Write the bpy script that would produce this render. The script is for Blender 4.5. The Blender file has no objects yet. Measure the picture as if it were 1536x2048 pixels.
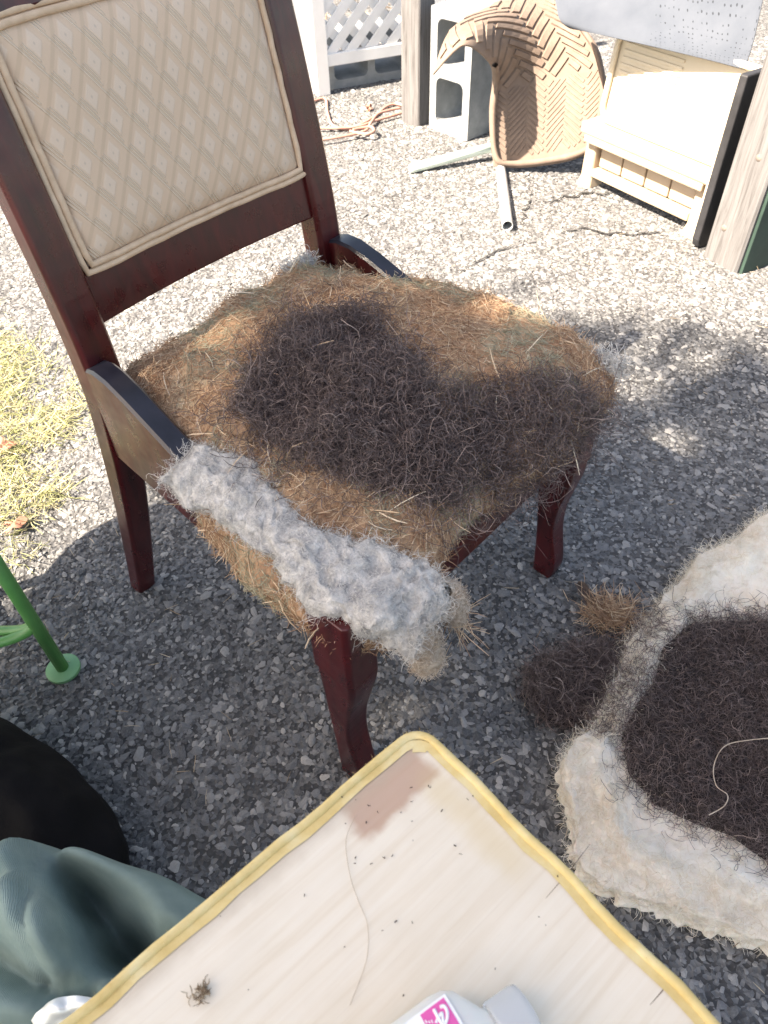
import bpy, bmesh, math, random
import numpy as np
from mathutils import Vector, Matrix, noise as mnoise
R = math.radians
S = bpy.context.scene
COL = S.collection
rng = np.random.default_rng(7)
random.seed(7)

# ------------------------------------------------------------------ camera
H = 1.10
FPX, CX, CY = 1500.0, 768.0, 1024.0
_p, _r = R(47), R(-2)
FW = np.array([0, math.cos(_p), -math.sin(_p)])
_u0 = np.array([0, math.sin(_p), math.cos(_p)]); _r0 = np.array([1.0, 0, 0])
RT = math.cos(_r) * _r0 + math.sin(_r) * _u0
UP = -math.sin(_r) * _r0 + math.cos(_r) * _u0
CAM = np.array([0, 0, H])
cd = bpy.data.cameras.new('camera'); cam = bpy.data.objects.new('camera', cd); COL.objects.link(cam)
cd.sensor_fit = 'VERTICAL'; cd.sensor_height = 36; cd.lens = 36 * FPX / 2048
cd.clip_start = 0.02; cd.clip_end = 500
cam.matrix_world = Matrix(((RT[0], UP[0], -FW[0], 0), (RT[1], UP[1], -FW[1], 0), (RT[2], UP[2], -FW[2], H), (0, 0, 0, 1)))
cd.dof.use_dof = True; cd.dof.focus_distance = 1.05; cd.dof.aperture_fstop = 11
S.camera = cam
# ------------------------------------------------------------------ light
AZ, EL = R(204), R(48)           # direction towards the sun: left and slightly behind the camera
sdir = Vector((math.cos(EL) * math.cos(AZ), math.cos(EL) * math.sin(AZ), math.sin(EL)))
W_ = bpy.data.worlds.new('World'); S.world = W_; W_.use_nodes = True
nt = W_.node_tree; nt.nodes.clear()
sk = nt.nodes.new('ShaderNodeTexSky'); sk.sky_type = 'NISHITA'; sk.sun_disc = False
sk.sun_elevation = EL; sk.sun_rotation = math.atan2(sdir.x, sdir.y); sk.dust_density = 2.0; sk.ozone_density = 1.0
bg = nt.nodes.new('ShaderNodeBackground'); bg.inputs[1].default_value = 0.085
wo = nt.nodes.new('ShaderNodeOutputWorld')
nt.links.new(sk.outputs[0], bg.inputs[0]); nt.links.new(bg.outputs[0], wo.inputs[0])
sl = bpy.data.lights.new('sun', 'SUN'); sl.energy = 5.0; sl.angle = R(0.53); sl.color = (1, 0.975, 0.955)
so = bpy.data.objects.new('sun', sl); COL.objects.link(so)
so.rotation_euler = sdir.to_track_quat('Z', 'Y').to_euler(); so.location = (-4, -2, 6)
S.view_settings.view_transform = 'Standard'; S.view_settings.look = 'None'
S.view_settings.gamma = 1; S.view_settings.use_curve_mapping = False
S.view_settings.exposure = 2.36
S.view_settings.use_white_balance = True; S.view_settings.white_balance_temperature = 8200; S.view_settings.white_balance_tint = 12

# ------------------------------------------------------------------ pixel -> place
def ray(x, y): return FW + RT * (x - CX) / FPX - UP * (y - CY) / FPX
def G(x, y, z=0.0):              # the point of a pixel's ray at height z
    d = ray(x, y); return CAM + d * ((z - H) / d[2])
def Y(x, y, wy):                 # ... at depth wy
    d = ray(x, y); return CAM + d * (wy / d[1])

# ------------------------------------------------------------------ materials
def mat(name, col, rough=0.7, **k):
    m = bpy.data.materials.new(name); m.use_nodes = True
    b = m.node_tree.nodes['Principled BSDF']
    b.inputs['Base Color'].default_value = (*col, 1); b.inputs['Roughness'].default_value = rough
    for a, v in k.items(): b.inputs[a.replace('_', ' ')].default_value = v
    return m
class NT:
    def __init__(s, m): s.t = m.node_tree; s.b = s.t.nodes['Principled BSDF']
    def n(s, ty, **k):
        q = s.t.nodes.new(ty)
        for a, v in k.items(): setattr(q, a, v)
        return q
    def l(s, a, b): s.t.links.new(a, b)
    def math(s, op, a, b=None, c=None):
        q = s.n('ShaderNodeMath', operation=op)
        for i, v in enumerate((a, b, c)):
            if v is None: continue
            if isinstance(v, (int, float)): q.inputs[i].default_value = v
            else: s.l(v, q.inputs[i])
        return q.outputs[0]
    def ramp(s, fac, stops):
        q = s.n('ShaderNodeValToRGB'); e = q.color_ramp.elements
        while len(e) < len(stops): e.new(0.5)
        for el, (p, c) in zip(e, stops): el.position = p; el.color = (*c, 1)
        s.l(fac, q.inputs[0]); return q.outputs[0]
    def coord(s, which='Object', scale=(1, 1, 1), rot=(0, 0, 0)):
        t = s.n('ShaderNodeTexCoord'); m = s.n('ShaderNodeMapping')
        m.inputs['Scale'].default_value = scale; m.inputs['Rotation'].default_value = rot
        s.l(t.outputs[which], m.inputs[0]); return m.outputs[0]
    def noise(s, vec, scale, detail=4, rough=0.55, dist=0):
        q = s.n('ShaderNodeTexNoise'); q.inputs['Scale'].default_value = scale; q.inputs['Detail'].default_value = detail
        q.inputs['Roughness'].default_value = rough; q.inputs['Distortion'].default_value = dist
        s.l(vec, q.inputs['Vector']); return q.outputs[0]
    def mix(s, fac, a, b, mode='MIX'):
        q = s.n('ShaderNodeMix', data_type='RGBA', blend_type=mode)
        for i, v in ((0, fac), (6, a), (7, b)):
            if isinstance(v, (int, float)): q.inputs[i].default_value = v
            elif isinstance(v, tuple): q.inputs[i].default_value = (*v, 1)
            else: s.l(v, q.inputs[i])
        return q.outputs[2]
    def bump(s, h, strength=0.3, dist=0.002):
        q = s.n('ShaderNodeBump'); q.inputs['Strength'].default_value = strength; q.inputs['Distance'].default_value = dist
        s.l(h, q.inputs['Height']); s.l(q.outputs[0], s.b.inputs['Normal'])
    def col(s, c): s.l(c, s.b.inputs['Base Color'])
    def attr(s, name):
        q = s.n('ShaderNodeAttribute'); q.attribute_name = name; return q.outputs['Fac']

def mottled(name, stops, scale, rough=0.8, bump=0.3, bdist=0.002, detail=6, co='Object', stretch=(1, 1, 1), **k):
    m = mat(name, stops[0][1], rough, **k); t = NT(m)
    v = t.coord(co, stretch); n = t.noise(v, scale, detail, 0.6)
    t.col(t.ramp(n, stops))
    if bump: t.bump(t.noise(v, scale * 3, 6, 0.65), bump, bdist)
    return m
def strand_mat(name, stops, rough=0.7, spec=0.3):
    m = mat(name, stops[0][1], rough, Specular_IOR_Level=spec); t = NT(m); t.col(t.ramp(t.attr('rnd'), stops)); return m

M = {}
# asphalt binder with fine speckle
m = mat('asphalt', (.05, .05, .05), 0.9); t = NT(m); v = t.coord()
vo = t.n('ShaderNodeTexVoronoi'); vo.inputs['Scale'].default_value = 130; t.l(v, vo.inputs['Vector'])
big = t.noise(v, 2.5, 5)
sp = t.ramp(vo.outputs['Color'], [(0.0, (.028, .028, .03)), (0.45, (.05, .05, .053)), (0.6, (.22, .22, .22)), (1, (.32, .32, .31))])
t.col(t.mix(0.5, sp, t.ramp(big, [(0.3, (.04, .04, .042)), (0.7, (.10, .098, .095))])))
t.bump(vo.outputs['Distance'], 0.8, 0.006); M['asphalt'] = m
# aggregate
m = mat('aggregate', (.15, .15, .15), 0.85); t = NT(m)
oi = t.n('ShaderNodeObjectInfo')
c = t.ramp(oi.outputs['Random'], [(0, (.035, .036, .039)), (0.3, (.075, .077, .082)), (0.62, (.165, .168, .174)), (0.88, (.31, .305, .295)), (1.0, (.45, .43, .40))])
v = t.coord('Object'); t.col(t.mix(0.35, c, t.ramp(t.noise(v, 3, 5), [(0.3, (.06, .06, .062)), (0.7, (.27, .27, .268))])))
M['aggregate'] = m
# cherry wood
m = mat('cherry_wood', (.05, .01, .009), 0.3, Coat_Weight=0.25, Coat_Roughness=0.25); t = NT(m)
v = t.coord('Object', (9, 9, 1.2)); n = t.noise(v, 6, 6, 0.6, 0.6)
t.col(t.ramp(n, [(0.25, (.020, .0022, .003)), (0.55, (.055, .0045, .006)), (0.8, (.088, .0085, .0085))]))
rr = t.noise(t.coord('Object'), 30, 4); t.l(t.ramp(rr, [(0.3, (.22,) * 3), (0.7, (.42,) * 3)]), t.b.inputs['Roughness']); M['wood'] = m
M['navy'] = mottled('dark_lacquer', [(0.3, (.008, .008, .013)), (0.7, (.02, .02, .03))], 30, 0.28, 0.1)
# upholstery fabric with woven diamonds (uv in metres)
m = mat('diamond_fabric', (.6, .5, .4), 0.75, Sheen_Weight=0.15); t = NT(m)
uv = t.n('ShaderNodeUVMap'); sx = t.n('ShaderNodeSeparateXYZ'); t.l(uv.outputs[0], sx.inputs[0])
a = t.math('MULTIPLY', sx.outputs[0], 1 / .040); b = t.math('MULTIPLY', sx.outputs[1], 1 / .061)
p = t.math('FRACT', t.math('ADD', a, b)); q = t.math('FRACT', t.math('SUBTRACT', b, a))
def band(x, lo, hi, soft=0.02):
    def ss(x, e0, e1):
        k = t.n('ShaderNodeMapRange', interpolation_type='SMOOTHSTEP'); t.l(x, k.inputs[0]); k.inputs[1].default_value = e0; k.inputs[2].default_value = e1; return k.outputs[0]
    return t.math('MULTIPLY', ss(x, lo - soft, lo + soft), t.math('SUBTRACT', 1.0, ss(x, hi - soft, hi + soft)))
patch = t.math('MULTIPLY', band(p, .33, .80, .04), band(q, .26, .72, .04))
dot = t.math('MULTIPLY', band(p, .53, .60, .02), band(q, .46, .53, .02))
l0 = band(p, .015, .075, .02)
l1 = t.math('MULTIPLY', band(p, .13, .18, .02), band(q, .14, .94, .03))
l2 = t.math('MULTIPLY', band(p, .235, .28, .02), band(q, .25, .88, .03))
ridge = t.math('MAXIMUM', l0, t.math('MAXIMUM', l1, l2))
qb = band(q, .84, .98, .03)
wv = t.noise(t.coord('UV', (1, 1, 1)), 900, 2)
c1 = t.mix(patch, (.645, .475, .345), (.68, .535, .42))
c1 = t.mix(t.math('MULTIPLY', ridge, .55), c1, (.72, .60, .47))
c1 = t.mix(t.math('MULTIPLY', qb, .5), c1, (.50, .37, .26))
c1 = t.mix(t.math('MULTIPLY', dot, .35), c1, (.28, .24, .21))
c1 = t.mix(t.math('MULTIPLY', wv, .25), c1, (.45, .35, .26))
t.col(c1)
hgt = t.math('ADD', t.math('MULTIPLY', ridge, 1.0), t.math('ADD', t.math('MULTIPLY', patch, .45), t.math('MULTIPLY', wv, .3)))
t.bump(hgt, 0.9, 0.0011); M['fabric'] = m
M['welt'] = mottled('welt_cord', [(0.3, (.54, .385, .26)), (0.7, (.68, .51, .37))], 60, 0.85, 0.5, 0.001)
M['coir_base'] = mottled('coir_mat', [(0.28, (.17, .095, .06)), (0.45, (.40, .24, .145)), (0.58, (.48, .32, .2)), (0.75, (.36, .33, .23))], 16, 0.95, 1.0, 0.006)
M['coir'] = strand_mat('coir_fibre', [(0, (.22, .115, .068)), (0.35, (.47, .295, .185)), (0.7, (.67, .495, .335)), (1, (.85, .73, .57))])
M['moss_fibre'] = strand_mat('grey_green_fibre', [(0, (.24, .23, .16)), (0.6, (.45, .425, .31)), (1, (.62, .57, .43))])
M['hair_base'] = mottled('horsehair_mass', [(0.3, (.022, .017, .016)), (0.7, (.055, .042, .037))], 40, 0.95, 1.0, 0.006)
M['hair'] = strand_mat('horsehair_strand', [(0, (.055, .04, .040)), (0.45, (.135, .10, .096)), (0.75, (.23, .175, .165)), (1, (.45, .36, .32))], 0.5, 0.4)
M['cotton'] = mottled('grey_cotton', [(0.3, (.30, .295, .295)), (0.47, (.54, .525, .505)), (0.72, (.78, .76, .725))], 55, 1.0, 1.0, 0.006, Specular_IOR_Level=0.05)
M['cotton_fibre'] = strand_mat('cotton_fibre', [(0, (.47, .45, .43)), (0.6, (.70, .68, .645)), (1, (.84, .82, .78))], 0.8, 0.1)
M['beige_cotton'] = mottled('beige_cotton', [(0.3, (.36, .27, .2)), (0.55, (.56, .47, .38)), (0.75, (.68, .61, .53))], 35, 0.95, 1.0, 0.006)
M['beige_fibre'] = strand_mat('beige_fibre', [(0, (.38, .28, .2)), (0.5, (.60, .50, .41)), (1, (.78, .71, .63))], 0.8, 0.1)
m = mat('cream_batting', (.75, .68, .58), 1.0, Specular_IOR_Level=0.05, Subsurface_Weight=0.1, Subsurface_Scale=0.005); t = NT(m); v = t.coord()
n1 = t.noise(v, 8, 7, 0.65, 1.2); n2 = t.noise(v, 35, 6, 0.7)
c1 = t.ramp(n1, [(0.24, (.56, .40, .27)), (0.36, (.78, .66, .52)), (0.47, (.88, .81, .70)), (0.75, (.90, .86, .78))])
t.col(t.mix(t.math('MULTIPLY', t.ramp(n2, [(0.35, (1, 1, 1)), (0.5, (0, 0, 0))]), 0.22), c1, (.58, .46, .35)))
t.bump(t.noise(v, 60, 9, 0.75, 1.5), 0.8, 0.004); M['batting'] = m
M['batting_fibre'] = strand_mat('batting_fibre', [(0, (.70, .58, .43)), (0.4, (.86, .79, .67)), (1, (.93, .90, .83))], 0.8, 0.1)
# pale plywood; the board's own x runs along one edge, y along the grain
m = mat('plywood', (.7, .6, .48), 0.6); t = NT(m)
gv = t.coord('Object', (60, 3.0, 60)); g1 = t.noise(gv, 2.2, 6, 0.6, 0.4)
gv2 = t.coord('Object', (190, 4.5, 190)); g2 = t.noise(gv2, 2.0, 4, 0.6)
bl = t.noise(t.coord('Object'), 11, 4)
c1 = t.ramp(g1, [(0.25, (.66, .56, .43)), (0.5, (.72, .635, .515)), (0.75, (.745, .675, .565))])
c1 = t.mix(t.math('MULTIPLY', t.ramp(g2, [(0.60, (0, 0, 0)), (0.74, (1, 1, 1))]), .16), c1, (.45, .33, .23))
c1 = t.mix(t.math('MULTIPLY', t.ramp(bl, [(0.45, (0, 0, 0)), (0.75, (1, 1, 1))]), .35), c1, (.60, .52, .40))
# worn red-brown paint left along the grain edge near the corner, with a ragged border
ob = t.n('ShaderNodeTexCoord'); wob = t.n('ShaderNodeVectorMath', operation='MULTIPLY_ADD')
nz = t.n('ShaderNodeTexNoise'); nz.inputs['Scale'].default_value = 60; nz.inputs['Detail'].default_value = 4
t.l(ob.outputs['Object'], nz.inputs['Vector']); t.l(nz.outputs['Color'], wob.inputs[0]); wob.inputs[1].default_value = (.012, .012, 0); t.l(ob.outputs['Object'], wob.inputs[2])
sx = t.n('ShaderNodeSeparateXYZ'); t.l(wob.outputs[0], sx.inputs[0])
ay = t.math('ABSOLUTE', sx.outputs[1])
red = t.math('MULTIPLY', band(sx.outputs[0], .010, .046, .005), band(ay, .008, .088, .006))
c1 = t.mix(t.math('MULTIPLY', red, .75), c1, (.40, .225, .15))
yel = t.math('MULTIPLY', band(ay, .003, .026, .010), band(sx.outputs[0], .04, .14, .02))
c1 = t.mix(t.math('MULTIPLY', yel, .4), c1, (.6, .45, .22))
gl = t.math('MULTIPLY', band(sx.outputs[0], .000, .020, .008), 1.0)
c1 = t.mix(t.math('MULTIPLY', gl, .5), c1, (.42, .34, .25))
t.col(c1); t.bump(g2, 0.15, 0.001); M['plywood'] = m
M['yellow'] = mottled('yellow_felt_welt', [(0.3, (.56, .40, .15)), (0.5, (.66, .51, .235)), (0.7, (.71, .61, .36))], 25, 0.95, 0.5, 0.0012)
M['concrete'] = mottled('concrete', [(0.3, (.17, .185, .195)), (0.6, (.235, .25, .26)), (0.8, (.29, .30, .31))], 22, 0.9, 0.6, 0.002)
M['vinyl'] = mottled('white_vinyl', [(0.3, (.70, .70, .69)), (0.7, (.8, .8, .8))], 8, 0.5, 0.05)
m = mat('weathered_wood', (.3, .27, .24), 0.95, Specular_IOR_Level=0.2); t = NT(m)
gn = t.noise(t.coord('Object', (14, 14, .9)), 5, 7, 0.65, 0.7)
t.col(t.ramp(gn, [(0.28, (.055, .051, .05)), (0.45, (.115, .112, .114)), (0.7, (.17, .168, .172))])); t.bump(gn, 0.5, 0.003); M['grey_wood'] = m
M['tan_rubber'] = mottled('tan_rubber', [(0.3, (.145, .106, .084)), (0.7, (.19, .142, .113))], 30, 0.8, 0.15)
M['tan_plastic'] = mottled('tan_plastic', [(0.3, (.35, .27, .195)), (0.7, (.41, .325, .245))], 12, 0.5, 0.05)
M['cream_plastic'] = mottled('cream_plastic', [(0.3, (.54, .47, .36)), (0.7, (.60, .53, .42))], 10, 0.5, 0.05)
m = mat('grey_sheet', (.35, .38, .43), 0.95, Specular_IOR_Level=0.1); t = NT(m)
uv = t.n('ShaderNodeUVMap'); vo = t.n('ShaderNodeTexVoronoi'); vo.inputs['Scale'].default_value = 85; vo.inputs['Randomness'].default_value = 0.25
t.l(uv.outputs[0], vo.inputs['Vector'])
sx = t.n('ShaderNodeSeparateXYZ'); t.l(uv.outputs[0], sx.inputs[0])
ho = t.math('MULTIPLY', t.math('LESS_THAN', vo.outputs['Distance'], 0.16), t.math('GREATER_THAN', t.math('ADD', sx.outputs[0], t.math('MULTIPLY', sx.outputs[1], .25)), 0.32))
t.col(t.mix(t.math('MULTIPLY', ho, .8), t.ramp(t.noise(t.coord(), 9, 5), [(0.3, (.062, .073, .092)), (0.7, (.085, .097, .118))]), (.02, .023, .028)))
t.bump(t.noise(t.coord('UV', (30, 3, 1)), 2, 3), 0.2, 0.003); M['grey_sheet'] = m
M['black_rubber'] = mottled('black_rubber', [(0.3, (.012, .012, .014)), (0.7, (.028, .028, .032))], 20, 0.6, 0.2)
M['green_side'] = mottled('dark_green', [(0.3, (.012, .03, .024)), (0.7, (.025, .055, .042))], 9, 0.7, 0.2)
M['steel'] = mottled('galvanised_tube', [(0.3, (.42, .45, .47)), (0.7, (.6, .62, .63))], 30, 0.35, 0.05, Metallic=0.35)
M['mint'] = mottled('pale_green_tube', [(0.3, (.50, .62, .55)), (0.7, (.62, .70, .64))], 14, 0.4, 0.05)
M['green_paint'] = mottled('green_paint', [(0.3, (.06, .22, .055)), (0.7, (.10, .30, .09))], 14, 0.38, 0.08)
M['green_pale'] = mottled('pale_green_paint', [(0.3, (.13, .33, .15)), (0.7, (.18, .40, .2))], 20, 0.5, 0.08)
m = mottled('teal_cloth', [(0.3, (.19, .265, .25)), (0.7, (.235, .315, .295))], 40, 1.0, 0, Specular_IOR_Level=0.08); t = NT(m)
wv = t.n('ShaderNodeTexWave'); wv.inputs['Scale'].default_value = 190; wv.inputs['Distortion'].default_value = 3; t.l(t.coord('UV'), wv.inputs['Vector']); t.bump(wv.outputs['Fac'], 0.6, 0.0012); M['teal'] = m
M['silver'] = mat('silver_lining', (.72, .74, .71), 0.4, Metallic=0.5)
M['black_cloth'] = mottled('black_cloth', [(0.3, (.0018, .0018, .0025)), (0.7, (.004, .004, .0055))], 12, 0.8, 0.5, 0.004, Specular_IOR_Level=0.15)
M['cord'] = mottled('faded_red_cord', [(0.3, (.30, .15, .12)), (0.7, (.42, .25, .2))], 20, 0.6, 0.1)
M['leaf_o'] = mottled('orange_leaf', [(0.3, (.40, .17, .04)), (0.7, (.55, .28, .08))], 40, 0.7, 0.3)
M['leaf_r'] = mottled('brown_leaf', [(0.3, (.20, .085, .055)), (0.7, (.33, .16, .11))], 40, 0.7, 0.3)
M['bark'] = mottled('grey_bark', [(0.3, (.09, .065, .055)), (0.7, (.2, .15, .13))], 60, 0.9, 0.8)
M['grass'] = strand_mat('dry_grass', [(0, (.17, .19, .07)), (0.3, (.30, .31, .14)), (0.65, (.46, .42, .26)), (1, (.62, .55, .40))])
M['litter'] = strand_mat('straw_litter', [(0, (.16, .10, .06)), (0.5, (.34, .25, .16)), (1, (.58, .5, .38))])
M['white_bottle'] = mat('white_plastic', (.80, .79, .75), 0.3, Transmission_Weight=0.2, IOR=1.4, Subsurface_Weight=0.1)
M['cap'] = mat('clear_cap', (.82, .85, .88), 0.22, Transmission_Weight=0.6, IOR=1.3)
M['label_white'] = mat('label_white', (.82, .82, .84), 0.4)
M['label_pink'] = mat('label_pink', (.72, .10, .36), 0.4)
M['knot'] = mottled('wood_knot', [(0.3, (.12, .095, .08)), (0.7, (.2, .17, .15))], 90, 0.9, 0.3)
M['yellow_fibre'] = strand_mat('yellow_fibre', [(0, (.56, .38, .13)), (1, (.76, .64, .38))])
M['crack'] = mat('grain_crack', (.16, .11, .08), 0.9)
M['tar'] = mat('tar_crack', (.02, .02, .02), 0.9)
M['pale_hair'] = mat('pale_hair', (.42, .33, .25), 0.6)
M['crumb'] = mat('crumb', (.07, .05, .04), 0.9)
M['tree_leaf'] = mottled('tree_leaf', [(0.3, (.035, .075, .02)), (0.7, (.07, .12, .035))], 3, 0.6, 0)
M['tree_bark'] = mottled('tree_bark', [(0.3, (.05, .04, .032)), (0.7, (.12, .1, .08))], 8, 0.95, 0.8)

# ------------------------------------------------------------------ helpers
def link(name, me, m=None, parent=None, loc=None):
    o = bpy.data.objects.new(name, me); COL.objects.link(o)
    if m: me.materials.append(M[m] if isinstance(m, str) else m)
    if parent: o.parent = parent
    if loc is not None: o.location = loc
    return o
def tag(o, label=None, cat=None, group=None, kind=None):
    if label: o['label'] = label
    if cat: o['category'] = cat
    if group: o['group'] = group
    if kind: o['kind'] = kind
    return o
def empty(name, loc, rz=0, label=None, cat=None, group=None):
    o = bpy.data.objects.new(name, None); COL.objects.link(o); o.location = loc; o.rotation_euler.z = rz; o.empty_display_size = 0.05
    return tag(o, label, cat, group)
def mesh(name, V, F, m=None, parent=None, smooth=False, loc=None):
    me = bpy.data.meshes.new(name)
    me.from_pydata(np.asarray(V, dtype=np.float32) if isinstance(V, np.ndarray) else V, [], F); me.update()
    if smooth: me.shade_smooth()
    return link(name, me, m, parent, loc)
def bevel(o, w=0.003, seg=2, ang=30):
    b = o.modifiers.new('bevel', 'BEVEL'); b.width = w; b.segments = seg; b.limit_method = 'ANGLE'; b.angle_limit = R(ang); return o
def box(name, c, s, m, parent=None, bw=0.003, rot=None):
    x, y, z = (k / 2 for k in s)
    V = [Vector((a * x, b * y, d * z)) for a in (-1, 1) for b in (-1, 1) for d in (-1, 1)]
    if rot: V = [Matrix.Rotation(rot[1], 3, rot[0]) @ q for q in V]
    V = [tuple(q + Vector(c)) for q in V]
    F = [(0, 1, 3, 2), (4, 6, 7, 5), (0, 4, 5, 1), (2, 3, 7, 6), (0, 2, 6, 4), (1, 5, 7, 3)]
    o = mesh(name, V, F, m, parent)
    if bw: bevel(o, bw)
    return o
def tube_vf(pts, rad, n=10, caps=True, closed=False):
    P = [Vector(p) for p in pts]; k = len(P); V = []; F = []
    up = Vector((0, 0, 1)); prev = None
    for i, p in enumerate(P):
        if closed: tg = P[(i + 1) % k] - P[i - 1]
        else: tg = P[min(i + 1, k - 1)] - P[max(i - 1, 0)]
        tg.normalize()
        a = (prev - tg * prev.dot(tg)) if prev else (up.cross(tg) if abs(tg.dot(up)) < .95 else Vector((1, 0, 0)).cross(tg))
        a.normalize(); prev = a; b = tg.cross(a); r = rad[i] if hasattr(rad, '__len__') else rad
        for j in range(n):
            th = 2 * math.pi * j / n; V.append(tuple(p + (a * math.cos(th) + b * math.sin(th)) * r))
    m = k if closed else k - 1
    for i in range(m):
        for j in range(n):
            i2 = (i + 1) % k
            F.append((i * n + j, i * n + (j + 1) % n, i2 * n + (j + 1) % n, i2 * n + j))
    if caps and not closed: F += [tuple(range(n))[::-1], tuple((k - 1) * n + j for j in range(n))]
    return V, F
def tube(name, pts, rad, m, parent=None, n=10, closed=False, caps=True):
    V, F = tube_vf(pts, rad, n, caps, closed); return mesh(name, V, F, m, parent, True)
def catmull(pts, res=6, closed=False):
    P = [np.array(p, float) for p in pts]; k = len(P); out = []
    for i in range(k if closed else k - 1):
        if closed: a, b, c, d = P[i - 1], P[i], P[(i + 1) % k], P[(i + 2) % k]
        else: a, b, c, d = P[max(i - 1, 0)], P[i], P[i + 1], P[min(i + 2, k - 1)]
        for j in range(res):
            s = j / res
            out.append(.5 * (2 * b + (c - a) * s + (2 * a - 5 * b + 4 * c - d) * s * s + (3 * b - a - 3 * c + d) * s ** 3))
    if not closed: out.append(P[-1])
    return out
def loft(name, secs, m, parent=None, smooth=False, bw=0.0):
    n = len(secs[0]); V = [tuple(p) for s in secs for p in s]; F = []
    for i in range(len(secs) - 1):
        for j in range(n): F.append((i * n + j, i * n + (j + 1) % n, (i + 1) * n + (j + 1) % n, (i + 1) * n + j))
    F += [tuple(range(n))[::-1], tuple((len(secs) - 1) * n + j for j in range(n))]
    o = mesh(name, V, F, m, parent, smooth)
    if bw: bevel(o, bw)
    return o
def rect(c, w, d, ch=0.12):      # chamfered rectangle section in the xy plane
    x, y = w / 2, d / 2; k = min(w, d) * ch; cx, cy, cz = c
    return [(cx + a, cy + b, cz) for a, b in ((-x + k, -y), (x - k, -y), (x, -y + k), (x, y - k), (x - k, y), (-x + k, y), (-x, y - k), (-x, -y + k))]
def nz(p, s=1.0, o=0.0): return mnoise.noise(Vector((p[0] * s + o, p[1] * s + o * .7, p[2] * s - o)))
def grid_surface(name, ctrl, m, parent=None, res=8, thick=0.0, noise=0.0, nscale=10, uvscale=1.0):
    C = np.array(ctrl, float)
    rows = [np.array(catmull(r, res)) for r in C]; cols = []
    A = np.array([np.array(catmull([r[j] for r in rows], res)) for j in range(len(rows[0]))])   # [col][row]
    nc, nr = A.shape[:2]; V = A.reshape(-1, 3)
    if noise: V = V + np.array([[0, 0, noise * nz(p, nscale, 3)] for p in V])
    F = [(i * nr + j, (i + 1) * nr + j, (i + 1) * nr + j + 1, i * nr + j + 1) for i in range(nc - 1) for j in range(nr - 1)]
    o = mesh(name, [tuple(p) for p in V], F, m, parent, True)
    u = o.data.uv_layers.new(name='UVMap')
    ul = np.linalg.norm(np.diff(A[:, nr // 2], axis=0), axis=1).sum(); vl = np.linalg.norm(np.diff(A[nc // 2], axis=0), axis=1).sum()
    for lp in o.data.loops:
        i, j = divmod(lp.vertex_index, nr); u.data[lp.index].uv = (i / (nc - 1) * ul * uvscale, j / (nr - 1) * vl * uvscale)
    if thick:
        s = o.modifiers.new('thickness', 'SOLIDIFY'); s.thickness = thick; s.offset = 0
        bevel(o, thick * .35, 2, 50)
    return o, A
def unit(a): return a / np.maximum(np.linalg.norm(a, axis=-1, keepdims=True), 1e-9)
def strands(name, P, N, m, parent=None, length=(.02, .04), segs=4, curl=(0, 1), rad=.0005, lift=.25, cbias=0.0, lift0=0.0, align=None, wob=.25):
    """thin three-sided fibres lying along a surface with points P and normals N"""
    n = len(P); P = np.array(P, float); N = unit(np.array(N, float))
    d = rng.normal(size=(n, 3))
    if align is not None: d = d * .6 + np.array(align) * rng.choice([-1, 1], size=(n, 1))
    d = d - N * np.sum(d * N, 1, keepdims=True); d = unit(unit(d) + N * rng.uniform(-.1, lift, (n, 1)))
    L = rng.uniform(*length, n)[:, None]; cu = (rng.uniform(*curl, n) * rng.choice([-1, 1], n))[:, None] / segs
    ax = unit(N + rng.normal(size=(n, 3)) * .7)
    pts = [P + N * rng.uniform(0, 1, (n, 1)) * lift0]
    for k in range(segs):
        d = unit(d + np.cross(ax, d) * cu + rng.normal(size=(n, 3)) * wob * np.minimum(np.abs(cu) + .05, .6))
        pts.append(pts[-1] + d * L / segs)
    pts = np.stack(pts, 1); tg = unit(np.gradient(pts, axis=1))
    a = unit(np.cross(tg, ax[:, None, :] + .01)); b = np.cross(tg, a)
    r = rad * rng.uniform(.6, 1.35, (n, 1, 1)) * np.concatenate([np.linspace(.8, 1, segs), [.45]])[None, :, None]
    ring = np.stack([pts + (a * math.cos(t) + b * math.sin(t)) * r for t in (0, 2.094, 4.189)], 2)   # n,seg+1,3,3
    V = ring.reshape(-1, 3)
    k = np.arange(segs)[:, None] * 3; j = np.arange(3)[None, :]
    q = np.stack([k + j, k + (j + 1) % 3, k + 3 + (j + 1) % 3, k + 3 + j], -1).reshape(-1, 4)
    F = (q[None] + (np.arange(n) * (segs + 1) * 3)[:, None, None]).reshape(-1, 4)
    o = mesh(name, V, F.tolist() if len(F) < 10 else F, m, parent, True)
    at = o.data.attributes.new('rnd', 'FLOAT', 'POINT')
    rv = np.clip(rng.beta(1.6, 2.2, n) + cbias, 0, 1); at.data.foreach_set('value', np.repeat(rv, (segs + 1) * 3).astype(np.float32))
    o['kind'] = 'stuff'
    return o
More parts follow.
